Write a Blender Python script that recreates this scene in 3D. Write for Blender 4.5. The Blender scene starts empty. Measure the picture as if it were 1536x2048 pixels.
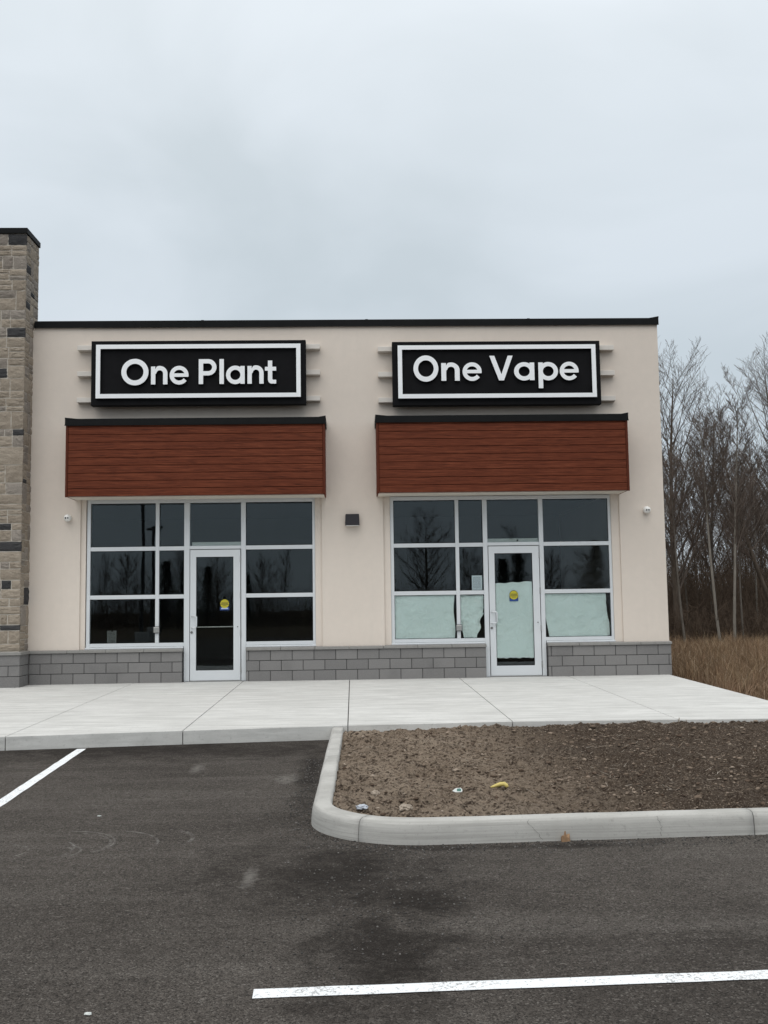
import bpy, bmesh, math, random
import numpy as np
from mathutils import Vector, Matrix, noise
from mathutils.geometry import tessellate_polygon

scene = bpy.context.scene
COL = scene.collection

# ------------------------------------------------------------------ camera
F_PX = 2050.0
PITCH, YAW, ROLL = [math.radians(a) for a in (5.2158, 1.7826, 0.8052)]
cp, sp = math.cos(PITCH), math.sin(PITCH)
cy_, sy_ = math.cos(YAW), math.sin(YAW)
cr, sr = math.cos(ROLL), math.sin(ROLL)
base = Matrix(((1, 0, 0), (0, 0, 1), (0, -1, 0)))
Rr = Matrix(((cr, -sr, 0), (sr, cr, 0), (0, 0, 1)))
Rp = Matrix(((1, 0, 0), (0, cp, -sp), (0, sp, cp)))
Ry = Matrix(((cy_, sy_, 0), (-sy_, cy_, 0), (0, 0, 1)))
Rc = Ry @ Rp @ base @ Rr
cam_data = bpy.data.cameras.new('camera')
cam = bpy.data.objects.new('camera', cam_data)
COL.objects.link(cam)
right, down, fwd = Rc.col[0], Rc.col[1], Rc.col[2]
m = Matrix((right, -down, -fwd)).transposed().to_4x4()
m.translation = Vector((0.0, -18.66, 1.317))
cam.matrix_world = m
cam_data.sensor_fit = 'VERTICAL'
cam_data.sensor_height = 24.0
cam_data.lens = F_PX / 2048.0 * 24.0
cam_data.clip_start = 0.1
cam_data.clip_end = 2000.0
scene.camera = cam

# ------------------------------------------------------------------ world, sun, exposure
SUN_EL, SUN_AZ = 58.0, 200.0          # degrees; azimuth clockwise from +Y
world = bpy.data.worlds.new('World')
scene.world = world
world.use_nodes = True
nt = world.node_tree
nt.nodes.clear()


def wn(t, **kw):
    n = nt.nodes.new(t)
    for k, v in kw.items():
        setattr(n, k, v)
    return n


w_out = wn('ShaderNodeOutputWorld')
w_bg = wn('ShaderNodeBackground')
w_tc = wn('ShaderNodeTexCoord')
w_sep = wn('ShaderNodeSeparateXYZ')
nt.links.new(w_tc.outputs['Generated'], w_sep.inputs[0])
w_sky = wn('ShaderNodeTexSky', sky_type='NISHITA', sun_disc=False,
           sun_elevation=math.radians(SUN_EL), sun_rotation=math.radians(SUN_AZ))
w_skys = wn('ShaderNodeMixRGB', blend_type='MULTIPLY')
w_skys.inputs[0].default_value = 1.0
w_skys.inputs[2].default_value = (0.10, 0.10, 0.10, 1)
nt.links.new(w_sky.outputs[0], w_skys.inputs[1])
# cloud deck: wide soft patches
w_map = wn('ShaderNodeMapping')
w_map.inputs['Scale'].default_value = (1.0, 1.0, 1.9)
w_map.inputs['Location'].default_value = (0.35, 0.1, 0.0)
nt.links.new(w_tc.outputs['Generated'], w_map.inputs[0])
w_no = wn('ShaderNodeTexNoise')
w_no.inputs['Scale'].default_value = 2.6
w_no.inputs['Detail'].default_value = 5.0
w_no.inputs['Roughness'].default_value = 0.45
w_no.inputs['Distortion'].default_value = 0.35
nt.links.new(w_map.outputs[0], w_no.inputs['Vector'])
w_cr = wn('ShaderNodeValToRGB')
w_cr.color_ramp.elements[0].position = 0.38
w_cr.color_ramp.elements[0].color = (0.530, 0.603, 0.655, 1)
w_cr.color_ramp.elements[1].position = 0.62
w_cr.color_ramp.elements[1].color = (0.652, 0.722, 0.785, 1)
nt.links.new(w_no.outputs[0], w_cr.inputs[0])
# overcast decks brighten towards the zenith
w_p = wn('ShaderNodeMath', operation='POWER')
w_z = wn('ShaderNodeMath', operation='MAXIMUM')
w_z.inputs[1].default_value = 0.0
nt.links.new(w_sep.outputs['Z'], w_z.inputs[0])
nt.links.new(w_z.outputs[0], w_p.inputs[0])
w_p.inputs[1].default_value = 2.6
w_add = wn('ShaderNodeMixRGB', blend_type='ADD')
w_zc = wn('ShaderNodeMixRGB', blend_type='MULTIPLY')
w_zc.inputs[0].default_value = 1.0
nt.links.new(w_p.outputs[0], w_zc.inputs[1])
w_zc.inputs[2].default_value = (1.02, 0.97, 0.91, 1)
w_add.inputs[0].default_value = 1.0
nt.links.new(w_cr.outputs[0], w_add.inputs[1])
nt.links.new(w_zc.outputs[0], w_add.inputs[2])
w_mul = w_add
w_mix = wn('ShaderNodeMixRGB')
w_mix.inputs[0].default_value = 0.06
nt.links.new(w_mul.outputs[0], w_mix.inputs[1])
nt.links.new(w_skys.outputs[0], w_mix.inputs[2])
nt.links.new(w_mix.outputs[0], w_bg.inputs['Color'])
w_bg.inputs['Strength'].default_value = 1.0
nt.links.new(w_bg.outputs[0], w_out.inputs['Surface'])

sun_d = bpy.data.lights.new('sun', 'SUN')
sun_d.energy = 1.5
sun_d.angle = math.radians(70)
sun_d.color = (1.0, 0.96, 0.915)
sun = bpy.data.objects.new('sun', sun_d)
COL.objects.link(sun)
az, el = math.radians(SUN_AZ), math.radians(SUN_EL)
to_sun = Vector((math.sin(az) * math.cos(el), math.cos(az) * math.cos(el), math.sin(el)))
sun.rotation_euler = to_sun.to_track_quat('Z', 'Y').to_euler()
sun.location = (0, -10, 30)

vs = scene.view_settings
scene.display_settings.display_device = 'sRGB'
vs.view_transform = 'Standard'
vs.look = 'None'
vs.exposure = 0.05
vs.gamma = 1.0
vs.use_curve_mapping = False
scene.render.engine = 'CYCLES'
scene.cycles.max_bounces = 10
scene.cycles.transparent_max_bounces = 16
scene.cycles.use_denoising = True


# ------------------------------------------------------------------ helpers
def link(o, parent=None):
    COL.objects.link(o)
    if parent is not None:
        o.parent = parent
    return o


def empty(name, loc=(0, 0, 0)):
    o = bpy.data.objects.new(name, None)
    o.empty_display_size = 0.2
    o.location = loc
    COL.objects.link(o)
    return o


def tag(o, label=None, cat=None, group=None, kind=None):
    if label: o['label'] = label
    if cat: o['category'] = cat
    if group: o['group'] = group
    if kind: o['kind'] = kind
    return o


def mesh_obj(name, verts, faces, mats, parent=None, smooth=False, fmat=None):
    me = bpy.data.meshes.new(name)
    me.from_pydata([tuple(v) for v in verts], [], [tuple(f) for f in faces])
    if not isinstance(mats, (list, tuple)):
        mats = [mats]
    for mm in mats:
        me.materials.append(mm)
    if fmat is not None:
        me.polygons.foreach_set('material_index', fmat)
    if smooth:
        me.polygons.foreach_set('use_smooth', [True] * len(me.polygons))
    me.update()
    return link(bpy.data.objects.new(name, me), parent)


def fast_mesh(name, verts, faces, mats, parent=None, smooth=False, fmat=None):
    """verts (N,3) array, faces (M,k) array"""
    verts = np.asarray(verts, dtype=np.float32)
    faces = np.asarray(faces, dtype=np.int32)
    me = bpy.data.meshes.new(name)
    k = faces.shape[1]
    me.vertices.add(len(verts))
    me.vertices.foreach_set('co', verts.ravel())
    me.loops.add(faces.size)
    me.loops.foreach_set('vertex_index', faces.ravel())
    me.polygons.add(len(faces))
    me.polygons.foreach_set('loop_start', np.arange(0, faces.size, k, dtype=np.int32))
    if not isinstance(mats, (list, tuple)):
        mats = [mats]
    for mm in mats:
        me.materials.append(mm)
    if fmat is not None:
        me.polygons.foreach_set('material_index', np.asarray(fmat, dtype=np.int32))
    if smooth:
        me.polygons.foreach_set('use_smooth', np.ones(len(faces), dtype=bool))
    me.update(calc_edges=True)
    me.validate()
    return link(bpy.data.objects.new(name, me), parent)


class MB:
    """collects shapes of ONE part"""
    def __init__(s):
        s.v, s.f = [], []

    def add(s, verts, faces):
        o = len(s.v)
        s.v += [tuple(p) for p in verts]
        s.f += [tuple(i + o for i in f) for f in faces]
        return s

    def box(s, x0, x1, y0, y1, z0, z1):
        return s.add([(x0, y0, z0), (x1, y0, z0), (x1, y1, z0), (x0, y1, z0),
                      (x0, y0, z1), (x1, y0, z1), (x1, y1, z1), (x0, y1, z1)],
                     [(0, 3, 2, 1), (4, 5, 6, 7), (0, 1, 5, 4), (1, 2, 6, 5), (2, 3, 7, 6), (3, 0, 4, 7)])

    def tube(s, pts, r, n=8, caps=True):
        pts = [Vector(p) for p in pts]
        rs = r if isinstance(r, (list, tuple)) else [r] * len(pts)
        rings = []
        for i, p in enumerate(pts):
            d = (pts[min(i + 1, len(pts) - 1)] - pts[max(i - 1, 0)]).normalized()
            u = d.orthogonal().normalized()
            if i and rings:
                u = (pu - d * pu.dot(d)).normalized()
            pu = u
            w = d.cross(u)
            rings.append([p + (u * math.cos(2 * math.pi * k / n) + w * math.sin(2 * math.pi * k / n)) * rs[i] for k in range(n)])
        vs_ = [q for rg in rings for q in rg]
        fs = []
        for i in range(len(rings) - 1):
            for k in range(n):
                a, b = i * n + k, i * n + (k + 1) % n
                fs.append((a, b, b + n, a + n))
        if caps:
            fs.append(tuple(range(n))[::-1])
            fs.append(tuple((len(rings) - 1) * n + k for k in range(n)))
        return s.add(vs_, fs)

    def lathe(s, prof, c, axis='y', n=20):
        """prof: list of (radius, along)"""
        vs_, fs = [], []
        for (r, t) in prof:
            for k in range(n):
                a = 2 * math.pi * k / n
                if axis == 'y':
                    vs_.append((c[0] + r * math.cos(a), c[1] + t, c[2] + r * math.sin(a)))
                else:
                    vs_.append((c[0] + r * math.cos(a), c[1] + r * math.sin(a), c[2] + t))
        for i in range(len(prof) - 1):
            for k in range(n):
                a, b = i * n + k, i * n + (k + 1) % n
                fs.append((a, a + n, b + n, b))
        fs.append(tuple(range(n)))
        fs.append(tuple((len(prof) - 1) * n + k for k in range(n))[::-1])
        return s.add(vs_, fs)

    def build(s, name, mat, parent=None, smooth=False, bevel=0.0, segs=1):
        o = mesh_obj(name, s.v, s.f, mat, parent, smooth)
        bm = bmesh.new(); bm.from_mesh(o.data)
        bmesh.ops.recalc_face_normals(bm, faces=bm.faces[:])
        if bevel > 0:
            es = [e for e in bm.edges if len(e.link_faces) == 2 and e.calc_face_angle(0) > 0.6]
            bmesh.ops.bevel(bm, geom=es, offset=bevel, segments=segs, profile=0.5, affect='EDGES', clamp_overlap=True)
        bm.to_mesh(o.data); bm.free()
        return o


def abox(name, x0, x1, y0, y1, z0, z1, mat, parent=None, bevel=0.0):
    return MB().box(x0, x1, y0, y1, z0, z1).build(name, mat, parent, bevel=bevel)


# ------------------------------------------------------------------ materials
MATS = {}


class NT:
    def __init__(s, name):
        s.m = bpy.data.materials.new(name)
        s.m.use_nodes = True
        s.t = s.m.node_tree
        s.p = s.t.nodes['Principled BSDF']
        s.out = s.t.nodes['Material Output']
        MATS[name] = s.m

    def n(s, t, ins=None, **kw):
        nd = s.t.nodes.new(t)
        for k, v in kw.items():
            setattr(nd, k, v)
        for k, v in (ins or {}).items():
            s.set(nd.inputs[k], v)
        return nd

    def set(s, sock, v):
        if hasattr(v, 'is_output') or isinstance(v, bpy.types.NodeSocket):
            s.t.links.new(v, sock)
        else:
            if isinstance(v, tuple) and len(v) == 3 and sock.type == 'RGBA':
                v = (*v, 1)
            sock.default_value = v

    def P(s, **kw):
        for k, v in kw.items():
            s.set(s.p.inputs[k.replace('_', ' ')], v)

    def coord(s, scale=(1, 1, 1), out='Object', loc=(0, 0, 0)):
        tc = s.n('ShaderNodeTexCoord')
        mp = s.n('ShaderNodeMapping', {0: tc.outputs[out], 'Scale': scale, 'Location': loc})
        return mp.outputs[0]

    def world(s, scale=(1, 1, 1)):
        g = s.n('ShaderNodeNewGeometry')
        return s.n('ShaderNodeMapping', {0: g.outputs['Position'], 'Scale': scale}).outputs[0]

    def noise(s, vec, scale, detail=4, rough=.55, dist=0.0):
        return s.n('ShaderNodeTexNoise', {'Vector': vec, 'Scale': scale, 'Detail': detail, 'Roughness': rough, 'Distortion': dist}).outputs[0]

    def ramp(s, fac, stops):
        r = s.n('ShaderNodeValToRGB', {0: fac})
        e = r.color_ramp.elements
        while len(e) < len(stops):
            e.new(0.5)
        for i, (p, c) in enumerate(stops):
            e[i].position = p
            e[i].color = (c, c, c, 1) if isinstance(c, (int, float)) else (*c, 1)
        return r.outputs[0]

    def mix(s, f, a, b, mode='MIX'):
        nd = s.n('ShaderNodeMixRGB', blend_type=mode)
        s.set(nd.inputs[0], f); s.set(nd.inputs[1], a); s.set(nd.inputs[2], b)
        return nd.outputs[0]

    def math(s, op, a, b=0.0, c=0.0):
        nd = s.n('ShaderNodeMath', operation=op)
        s.set(nd.inputs[0], a); s.set(nd.inputs[1], b); s.set(nd.inputs[2], c)
        return nd.outputs[0]

    def bump(s, h, strength=.3, dist=.01):
        b = s.n('ShaderNodeBump', {'Height': h, 'Strength': strength, 'Distance': dist})
        s.set(s.p.inputs['Normal'], b.outputs[0])


def simple(name, col, rough=.6, metal=0.0, spec=.5, var=.06, scale=3.0, bump=0.0):
    k = NT(name)
    w = k.world()
    n1 = k.noise(w, scale, 4)
    c = k.mix(k.ramp(n1, [(.3, 0.0), (.7, 1.0)]), tuple(x * (1 - var) for x in col), tuple(min(1, x * (1 + var)) for x in col))
    k.P(Base_Color=c, Roughness=rough, Metallic=metal, Specular_IOR_Level=spec)
    if bump:
        k.bump(k.noise(w, 90, 3), bump, .003)
    return k.m


# stucco
k = NT('stucco'); w = k.world()
blot = k.noise(w, .55, 3, .5)
fine = k.noise(w, 7, 5, .6)
streak = k.noise(k.world((5, 5, .35)), 1.0, 4, .6)
c = k.mix(k.ramp(blot, [(.3, 0.), (.72, 1.)]), (.648, .576, .508), (.702, .626, .553))
c = k.mix(k.ramp(fine, [(.35, 0.), (.75, .35)]), c, (.60, .54, .48))
c = k.mix(k.ramp(streak, [(.55, 0.), (.85, .25)]), c, (.575, .522, .468))
k.P(Base_Color=c, Roughness=.92, Specular_IOR_Level=.2)
hh = k.math('ADD', k.noise(w, 160, 4, .7), k.math('MULTIPLY', k.noise(w, 9, 3), .8))
k.bump(hh, .55, .004)

simple('soffit', (.68, .62, .54), .7, var=.03)
simple('black_metal', (.008, .0085, .009), .6, .0, .10, .15, 6)
simple('sign_black', (.0055, .0055, .0065), .7, 0, .12, .2, 5, .1)
simple('sign_white', (.84, .855, .87), .45, 0, .3, .02, 6)
simple('rail_cream', (.62, .58, .53), .5)
simple('bronze', (.022, .021, .025), .6, 0, .2)
simple('dark_bronze', (.02, .02, .022), .5)
simple('white_plastic', (.78, .77, .74), .4)
simple('lens_black', (.01, .01, .01), .15)
simple('steel', (.38, .38, .37), .38, .75, .5, .1, 30)
simple('dark_steel', (.16, .16, .16), .45, .6)
simple('interior_wall', (.06, .06, .06), .9, 0, .1)  # darkness of the unlit room put into the wall and ceiling colour
simple('interior_floor', (.045, .045, .045), .9, 0, .1)  # floor colour darkened too, to look unlit
simple('operator_pale', (.42, .44, .42), .5)
simple('mortar', (.055, .054, .054), .95, var=.2, scale=20)
simple('stone_mortar', (.47, .43, .375), .95, var=.12, scale=15, bump=.4)
simple('blue_film', (.012, .05, .22), .4, var=.1)
simple('navy_film', (.008, .012, .03), .4)
simple('yellow_film', (.46, .40, .02), .45, var=.08, scale=60)
simple('ink', (.03, .03, .02), .5)
simple('pale_ink', (.42, .48, .62), .5)

# anodised frame
k = NT('aluminium'); w = k.world()
c = k.mix(k.noise(w, 2.5, 4), (.60, .625, .645), (.68, .70, .715))
k.P(Base_Color=c, Roughness=k.ramp(k.noise(w, 30, 3), [(0., .32), (1., .5)]), Metallic=.15, Specular_IOR_Level=.5)

# plank cladding (printed wood grain, running along the board)
k = NT('plank'); oi = k.n('ShaderNodeObjectInfo')
tc = k.n('ShaderNodeTexCoord')
off = k.n('ShaderNodeCombineXYZ', {0: k.math('MULTIPLY', oi.outputs['Random'], 37.0), 1: 0.0, 2: k.math('MULTIPLY', oi.outputs['Random'], 11.0)})
va = k.n('ShaderNodeVectorMath', {0: tc.outputs['Object'], 1: off.outputs[0]}, operation='ADD')
mp = k.n('ShaderNodeMapping', {0: va.outputs[0], 'Scale': (.8, .8, 22)})
g1 = k.noise(mp.outputs[0], 2.2, 6, .62, .9)
mp2 = k.n('ShaderNodeMapping', {0: va.outputs[0], 'Scale': (1.6, 1.6, 80)})
g2 = k.noise(mp2.outputs[0], 3.0, 4, .6, .3)
c = k.ramp(g1, [(.30, (.055, .0132, .0062)), (.46, (.115, .0290, .0135)), (.54, (.140, .0365, .0170)), (.70, (.200, .058, .028))])
c = k.mix(k.ramp(g2, [(.36, .75), (.50, 0.)]), c, (.050, .0125, .0065))
k.P(Base_Color=c, Roughness=.6, Specular_IOR_Level=.12)
k.bump(g1, .25, .003)
simple('plank_trim', (.085, .021, .0105), .6, 0, .12)

# concrete masonry units
k = NT('cmu'); w = k.world(); oi = k.n('ShaderNodeObjectInfo')
c0 = k.mix(oi.outputs['Random'], (.160, .156, .154), (.205, .199, .195))
c = k.mix(k.ramp(k.noise(w, 55, 4, .7), [(.35, 0.), (.7, 1.)]), c0, k.mix(.5, c0, (.27, .26, .25)))
c = k.mix(k.ramp(k.noise(w, 2.2, 3), [(.55, 0.), (.8, .4)]), c, (.13, .127, .125))
k.P(Base_Color=c, Roughness=.95, Specular_IOR_Level=.15)
k.bump(k.noise(w, 120, 4, .7), .5, .004)
k = NT('cap_stone'); w = k.world()
c = k.mix(k.noise(w, 14, 5), (.20, .195, .185), (.30, .29, .275))
k.P(Base_Color=c, Roughness=.9, Specular_IOR_Level=.2); k.bump(k.noise(w, 90, 4), .3, .004)

# ashlar stone
def stone_mat(name, a, b, cc):
    k = NT(name); w = k.world(); oi = k.n('ShaderNodeObjectInfo')
    c0 = k.mix(k.ramp(oi.outputs['Random'], [(0., 0.), (1., 1.)]), a, b)
    n1 = k.noise(k.world((1, 1, 2.2)), 7, 6, .65, .6)
    c = k.mix(k.ramp(n1, [(.32, 0.), (.7, .75)]), c0, cc)
    c = k.mix(k.ramp(k.noise(w, 38, 4, .7), [(.5, 0.), (.75, .5)]), c, tuple(x * .5 for x in a))
    k.P(Base_Color=c, Roughness=.93, Specular_IOR_Level=.2)
    k.bump(k.math('ADD', n1, k.math('MULTIPLY', k.noise(w, 60, 4, .7), .4)), .8, .02)


stone_mat('stone_tan', (.205, .168, .130), (.300, .252, .200), (.36, .31, .252))
stone_mat('stone_grey', (.180, .155, .132), (.250, .220, .190), (.31, .275, .24))
stone_mat('stone_dark', (.030, .031, .033), (.048, .047, .049), (.070, .068, .068))
stone_mat('stone_umber', (.075, .060, .050), (.100, .082, .068), (.13, .11, .092))

# concrete paving
def concrete(name, a, b, streakdir):
    k = NT(name); w = k.world()
    big = k.noise(w, .7, 4, .55)
    st = k.noise(k.world(streakdir), 1.0, 5, .65)
    c = k.mix(k.ramp(big, [(.3, 0.), (.7, 1.)]), a, b)
    c = k.mix(k.ramp(st, [(.44, 0.), (.66, .85)]), c, tuple(x * .80 for x in a))
    c = k.mix(k.ramp(k.noise(w, 3.5, 5, .6, .5), [(.42, 0.), (.7, .5)]), c, tuple(x * .86 for x in a))
    c = k.mix(k.ramp(k.noise(w, 26, 3, .7), [(.60, 0.), (.70, .42)]), c, tuple(x * .62 for x in a))
    c = k.mix(k.ramp(k.noise(w, 80, 3, .7), [(.60, 0.), (.68, .35)]), c, tuple(x * .55 for x in a))
    spk = k.n('ShaderNodeTexVoronoi', {'Vector': k.world((1, 2.2, 1)), 'Scale': 2.3})
    sp2 = k.ramp(k.math('ADD', spk.outputs['Distance'], k.math('MULTIPLY', k.noise(w, 9, 3), .25)), [(.125, .75), (.17, 0.)])
    c = k.mix(k.math('MULTIPLY', sp2, k.ramp(k.noise(w, .9, 2), [(.5, 0.), (.62, 1.)])), c, tuple(x * .45 for x in a))
    k.P(Base_Color=c, Roughness=.9, Specular_IOR_Level=.25)
    fb = k.noise(k.world((6, 140, 60)), 1.0, 3, .6)
    k.bump(k.math('ADD', k.math('MULTIPLY', fb, .6), k.noise(w, 70, 3)), .3, .003)


concrete('concrete', (.525, .52, .497), (.605, .60, .578), (1.3, 9, 9))
concrete('kerb_concrete', (.375, .366, .342), (.485, .477, .452), (.9, 3.5, 75))
simple('joint_dark', (.07, .068, .065), .95, var=.2)

# asphalt
k = NT('asphalt'); w = k.world()
big = k.noise(w, .35, 4, .55)
med = k.noise(w, 2.2, 5, .6)
agg = k.n('ShaderNodeTexVoronoi', {'Vector': w, 'Scale': 100.0, 'Randomness': 1.0})
fine = k.noise(w, 120, 3, .7)
c = k.mix(k.ramp(big, [(.36, 0.), (.62, 1.)]), (.068, .0600, .0535), (.122, .1100, .0985))
c = k.mix(k.ramp(med, [(.45, 0.), (.75, .45)]), c, (.145, .131, .118))
# pale dusty streaks swept along the kerb line and along the aisle
dust = k.noise(k.world((.30, 2.4, 1)), 1.3, 6, .62, .5)
c = k.mix(k.ramp(dust, [(.50, 0.), (.70, .55)]), c, (.175, .161, .146))
sc = k.n('ShaderNodeSeparateColor', {0: agg.outputs['Color']})
c = k.mix(k.ramp(sc.outputs[0], [(.0, 0.65), (.42, 0.), (.84, 0.), (1., .55)]), c, k.mix(k.ramp(sc.outputs[0], [(.4, 0.), (.6, 1.)]), (.020, .0185, .017), (.26, .245, .225)))
mid = k.noise(w, 26, 4, .7)
c = k.mix(k.ramp(mid, [(.34, .5), (.48, 0.)]), c, (.036, .032, .029))
c = k.mix(k.ramp(mid, [(.58, 0.), (.74, .32)]), c, (.170, .157, .144))
c = k.mix(k.ramp(fine, [(.38, .9), (.5, 0.)]), c, (.016, .015, .014))
# dark, wet looking seepage in front of the kerb corner; darker bands along kerb and sidewalk
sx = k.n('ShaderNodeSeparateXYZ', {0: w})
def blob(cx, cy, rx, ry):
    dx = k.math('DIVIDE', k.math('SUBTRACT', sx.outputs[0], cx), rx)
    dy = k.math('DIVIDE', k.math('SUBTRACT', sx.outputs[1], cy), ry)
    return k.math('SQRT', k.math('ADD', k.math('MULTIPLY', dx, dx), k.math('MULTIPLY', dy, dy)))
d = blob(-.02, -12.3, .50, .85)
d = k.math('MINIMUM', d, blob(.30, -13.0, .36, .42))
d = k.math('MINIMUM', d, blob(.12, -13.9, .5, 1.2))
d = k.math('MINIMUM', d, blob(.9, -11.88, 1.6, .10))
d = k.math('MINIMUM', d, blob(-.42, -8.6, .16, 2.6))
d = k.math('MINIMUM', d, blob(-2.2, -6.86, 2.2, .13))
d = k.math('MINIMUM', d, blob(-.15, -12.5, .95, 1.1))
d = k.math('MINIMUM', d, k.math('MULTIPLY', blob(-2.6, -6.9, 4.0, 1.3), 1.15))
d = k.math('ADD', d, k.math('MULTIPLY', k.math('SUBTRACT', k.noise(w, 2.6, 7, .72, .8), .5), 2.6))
dark_mask = k.math('MULTIPLY', k.ramp(d, [(.1, 1.), (1.35, 0.)]), k.ramp(k.math('ADD', k.math('MULTIPLY', mid, .6), k.math('MULTIPLY', k.noise(w, 60, 4, .75), .4)), [(.34, 1.), (.62, .68)]))
c = k.mix(dark_mask, c, (.021, .0180, .0160))
c = k.mix(1.0, c, (1.0, .98, .965), 'MULTIPLY')
# chalky circular scuffs left by turning tyres
scf = None
for (cx, cyy, R, a0, a1) in ((-2.05, -11.55, .42, -.5, 1.5), (-2.02, -11.57, .37, -.6, 1.3), (-1.99, -11.75, .19, -.9, 1.0), (-2.0, -11.75, .15, -.9, 1.0),
                              (-1.80, -11.6, .47, -.5, 1.2), (-1.45, -11.45, .34, -.3, 1.2), (-1.42, -11.45, .30, -.3, 1.1), (-2.35, -11.72, .2, -.7, 1.4), (-2.2, -11.7, .34, -.7, .7)):
    dx = k.math('SUBTRACT', sx.outputs[0], cx); dy = k.math('SUBTRACT', sx.outputs[1], cyy)
    rr = k.math('SQRT', k.math('ADD', k.math('MULTIPLY', dx, dx), k.math('MULTIPLY', dy, dy)))
    e = k.math('ABSOLUTE', k.math('SUBTRACT', rr, R))
    ring = k.math('SUBTRACT', 1.0, k.math('MINIMUM', k.math('DIVIDE', e, .014), 1.0))
    an = k.math('ARCTAN2', dy, dx)
    gate = k.math('MULTIPLY', k.math('GREATER_THAN', an, a0), k.math('LESS_THAN', an, a1))
    v = k.math('MULTIPLY', ring, gate)
    scf = v if scf is None else k.math('MAXIMUM', scf, v)
scf = k.math('MULTIPLY', scf, k.ramp(k.noise(w, 9, 4, .7), [(.40, 0.), (.66, .55)]))
c = k.mix(scf, c, (.34, .33, .31))
# spilled dust
d2 = k.math('MINIMUM', blob(-1.55, -8.35, .10, .42), blob(-.62, -9.1, .16, .35))
d2 = k.math('MINIMUM', d2, blob(-.62, -12.5, .07, .35))
d2 = k.math('ADD', d2, k.math('MULTIPLY', k.math('SUBTRACT', k.noise(w, 12, 4, .7), .5), 2.4))
c = k.mix(k.ramp(d2, [(.1, .55), (.8, 0.)]), c, (.24, .225, .205))
k.P(Base_Color=c, Roughness=.95, Specular_IOR_Level=.08)
k.bump(k.math('ADD', k.math('MULTIPLY', agg.outputs['Distance'], -.8), k.math('MULTIPLY', fine, .7)), 1.0, .014)

# road paint, worn where the aggregate shows
k = NT('road_paint'); w = k.world()
wear = k.noise(w, 75, 4, .75)
wear2 = k.noise(w, 5, 3)
f = k.ramp(k.math('ADD', wear, k.math('MULTIPLY', wear2, .25)), [(.50, .9), (.56, 0.)])
c = k.mix(f, (.74, .755, .765), (.22, .215, .21))
k.P(Base_Color=c, Roughness=.8); k.bump(wear, .6, .006)

# soil
k = NT('soil'); w = k.world()
n1 = k.noise(w, 1.0, 4, .6); n2 = k.noise(w, 14, 6, .7); n3 = k.noise(w, 60, 5, .75)
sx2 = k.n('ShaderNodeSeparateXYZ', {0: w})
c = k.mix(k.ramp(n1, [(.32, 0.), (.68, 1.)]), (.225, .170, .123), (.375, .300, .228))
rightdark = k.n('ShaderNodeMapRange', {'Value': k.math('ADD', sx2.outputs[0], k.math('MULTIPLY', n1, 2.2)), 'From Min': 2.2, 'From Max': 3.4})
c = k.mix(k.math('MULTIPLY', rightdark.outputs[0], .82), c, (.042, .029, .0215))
c = k.mix(k.ramp(n2, [(.36, 1.), (.50, 0.)]), c, (.048, .033, .024))
c = k.mix(k.ramp(k.noise(w, 30, 5, .7), [(.37, 1.), (.47, 0.)]), c, (.044, .030, .022))
c = k.mix(k.ramp(n3, [(.53, 0.), (.68, .8)]), c, (.44, .36, .285))
k.P(Base_Color=c, Roughness=.97, Specular_IOR_Level=.1)
k.bump(k.math('ADD', n2, n3), 1.0, .045)
k = NT('clod'); oi = k.n('ShaderNodeNewGeometry')
c = k.ramp(oi.outputs['Random Per Island'], [(0., (.085, .058, .042)), (.5, (.17, .13, .098)), (.9, (.26, .205, .158)), (1., (.36, .30, .24))])
k.P(Base_Color=c, Roughness=.97, Specular_IOR_Level=.1); k.bump(k.noise(k.world(), 80, 4, .7), .8, .01)
k = NT('straw'); oi = k.n('ShaderNodeNewGeometry')
k.P(Base_Color=k.ramp(oi.outputs['Random Per Island'], [(0., (.14, .095, .065)), (.6, (.26, .20, .145)), (1., (.50, .45, .38))]), Roughness=.9)
k = NT('gravel'); oi = k.n('ShaderNodeNewGeometry')
k.P(Base_Color=k.ramp(oi.outputs['Random Per Island'], [(0., (.018, .017, .016)), (.6, (.05, .047, .044)), (1., (.17, .16, .15))]), Roughness=.9)

# ground and vegetation
k = NT('ground'); w = k.world()
c = k.mix(k.ramp(k.noise(w, .6, 5, .6), [(.3, 0.), (.7, 1.)]), (.060, .044, .028), (.115, .085, .052))
c = k.mix(k.ramp(k.noise(w, 9, 5, .7), [(.35, .6), (.6, 0.)]), c, (.035, .026, .017))
k.P(Base_Color=c, Roughness=.97, Specular_IOR_Level=.1); k.bump(k.noise(w, 25, 5, .7), 1.0, .04)
k = NT('dry_grass'); g = k.n('ShaderNodeNewGeometry'); w = k.world()
c = k.ramp(g.outputs['Random Per Island'], [(0., (.10, .062, .036)), (.35, (.20, .135, .078)), (.75, (.30, .215, .13)), (1., (.46, .375, .27))])
c = k.mix(k.ramp(k.noise(w, .9, 3), [(.42, 0.), (.62, .65)]), c, (.190, .112, .072))
k.P(Base_Color=c, Roughness=.9, Specular_IOR_Level=.15)
def bark(name, a, b):
    k = NT(name); w = k.world((1, 1, .3))
    c = k.mix(k.ramp(k.noise(w, 11, 5, .7), [(.3, 0.), (.7, 1.)]), a, b)
    k.P(Base_Color=c, Roughness=.95, Specular_IOR_Level=.1); k.bump(k.noise(w, 22, 4), .7, .02)
bark('bark_dark', (.070, .055, .043), (.130, .104, .083))
bark('bark_grey', (.085, .074, .062), (.150, .134, .116))
bark('bark_pale', (.15, .135, .115), (.25, .23, .20))
bark('twig', (.095, .074, .061), (.155, .124, .104))
bark('brush', (.066, .047, .034), (.125, .092, .068))
simple('needles', (.018, .030, .016), .8, var=.4, scale=2)
simple('galvanised', (.05, .05, .052), .5, .3)

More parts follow.
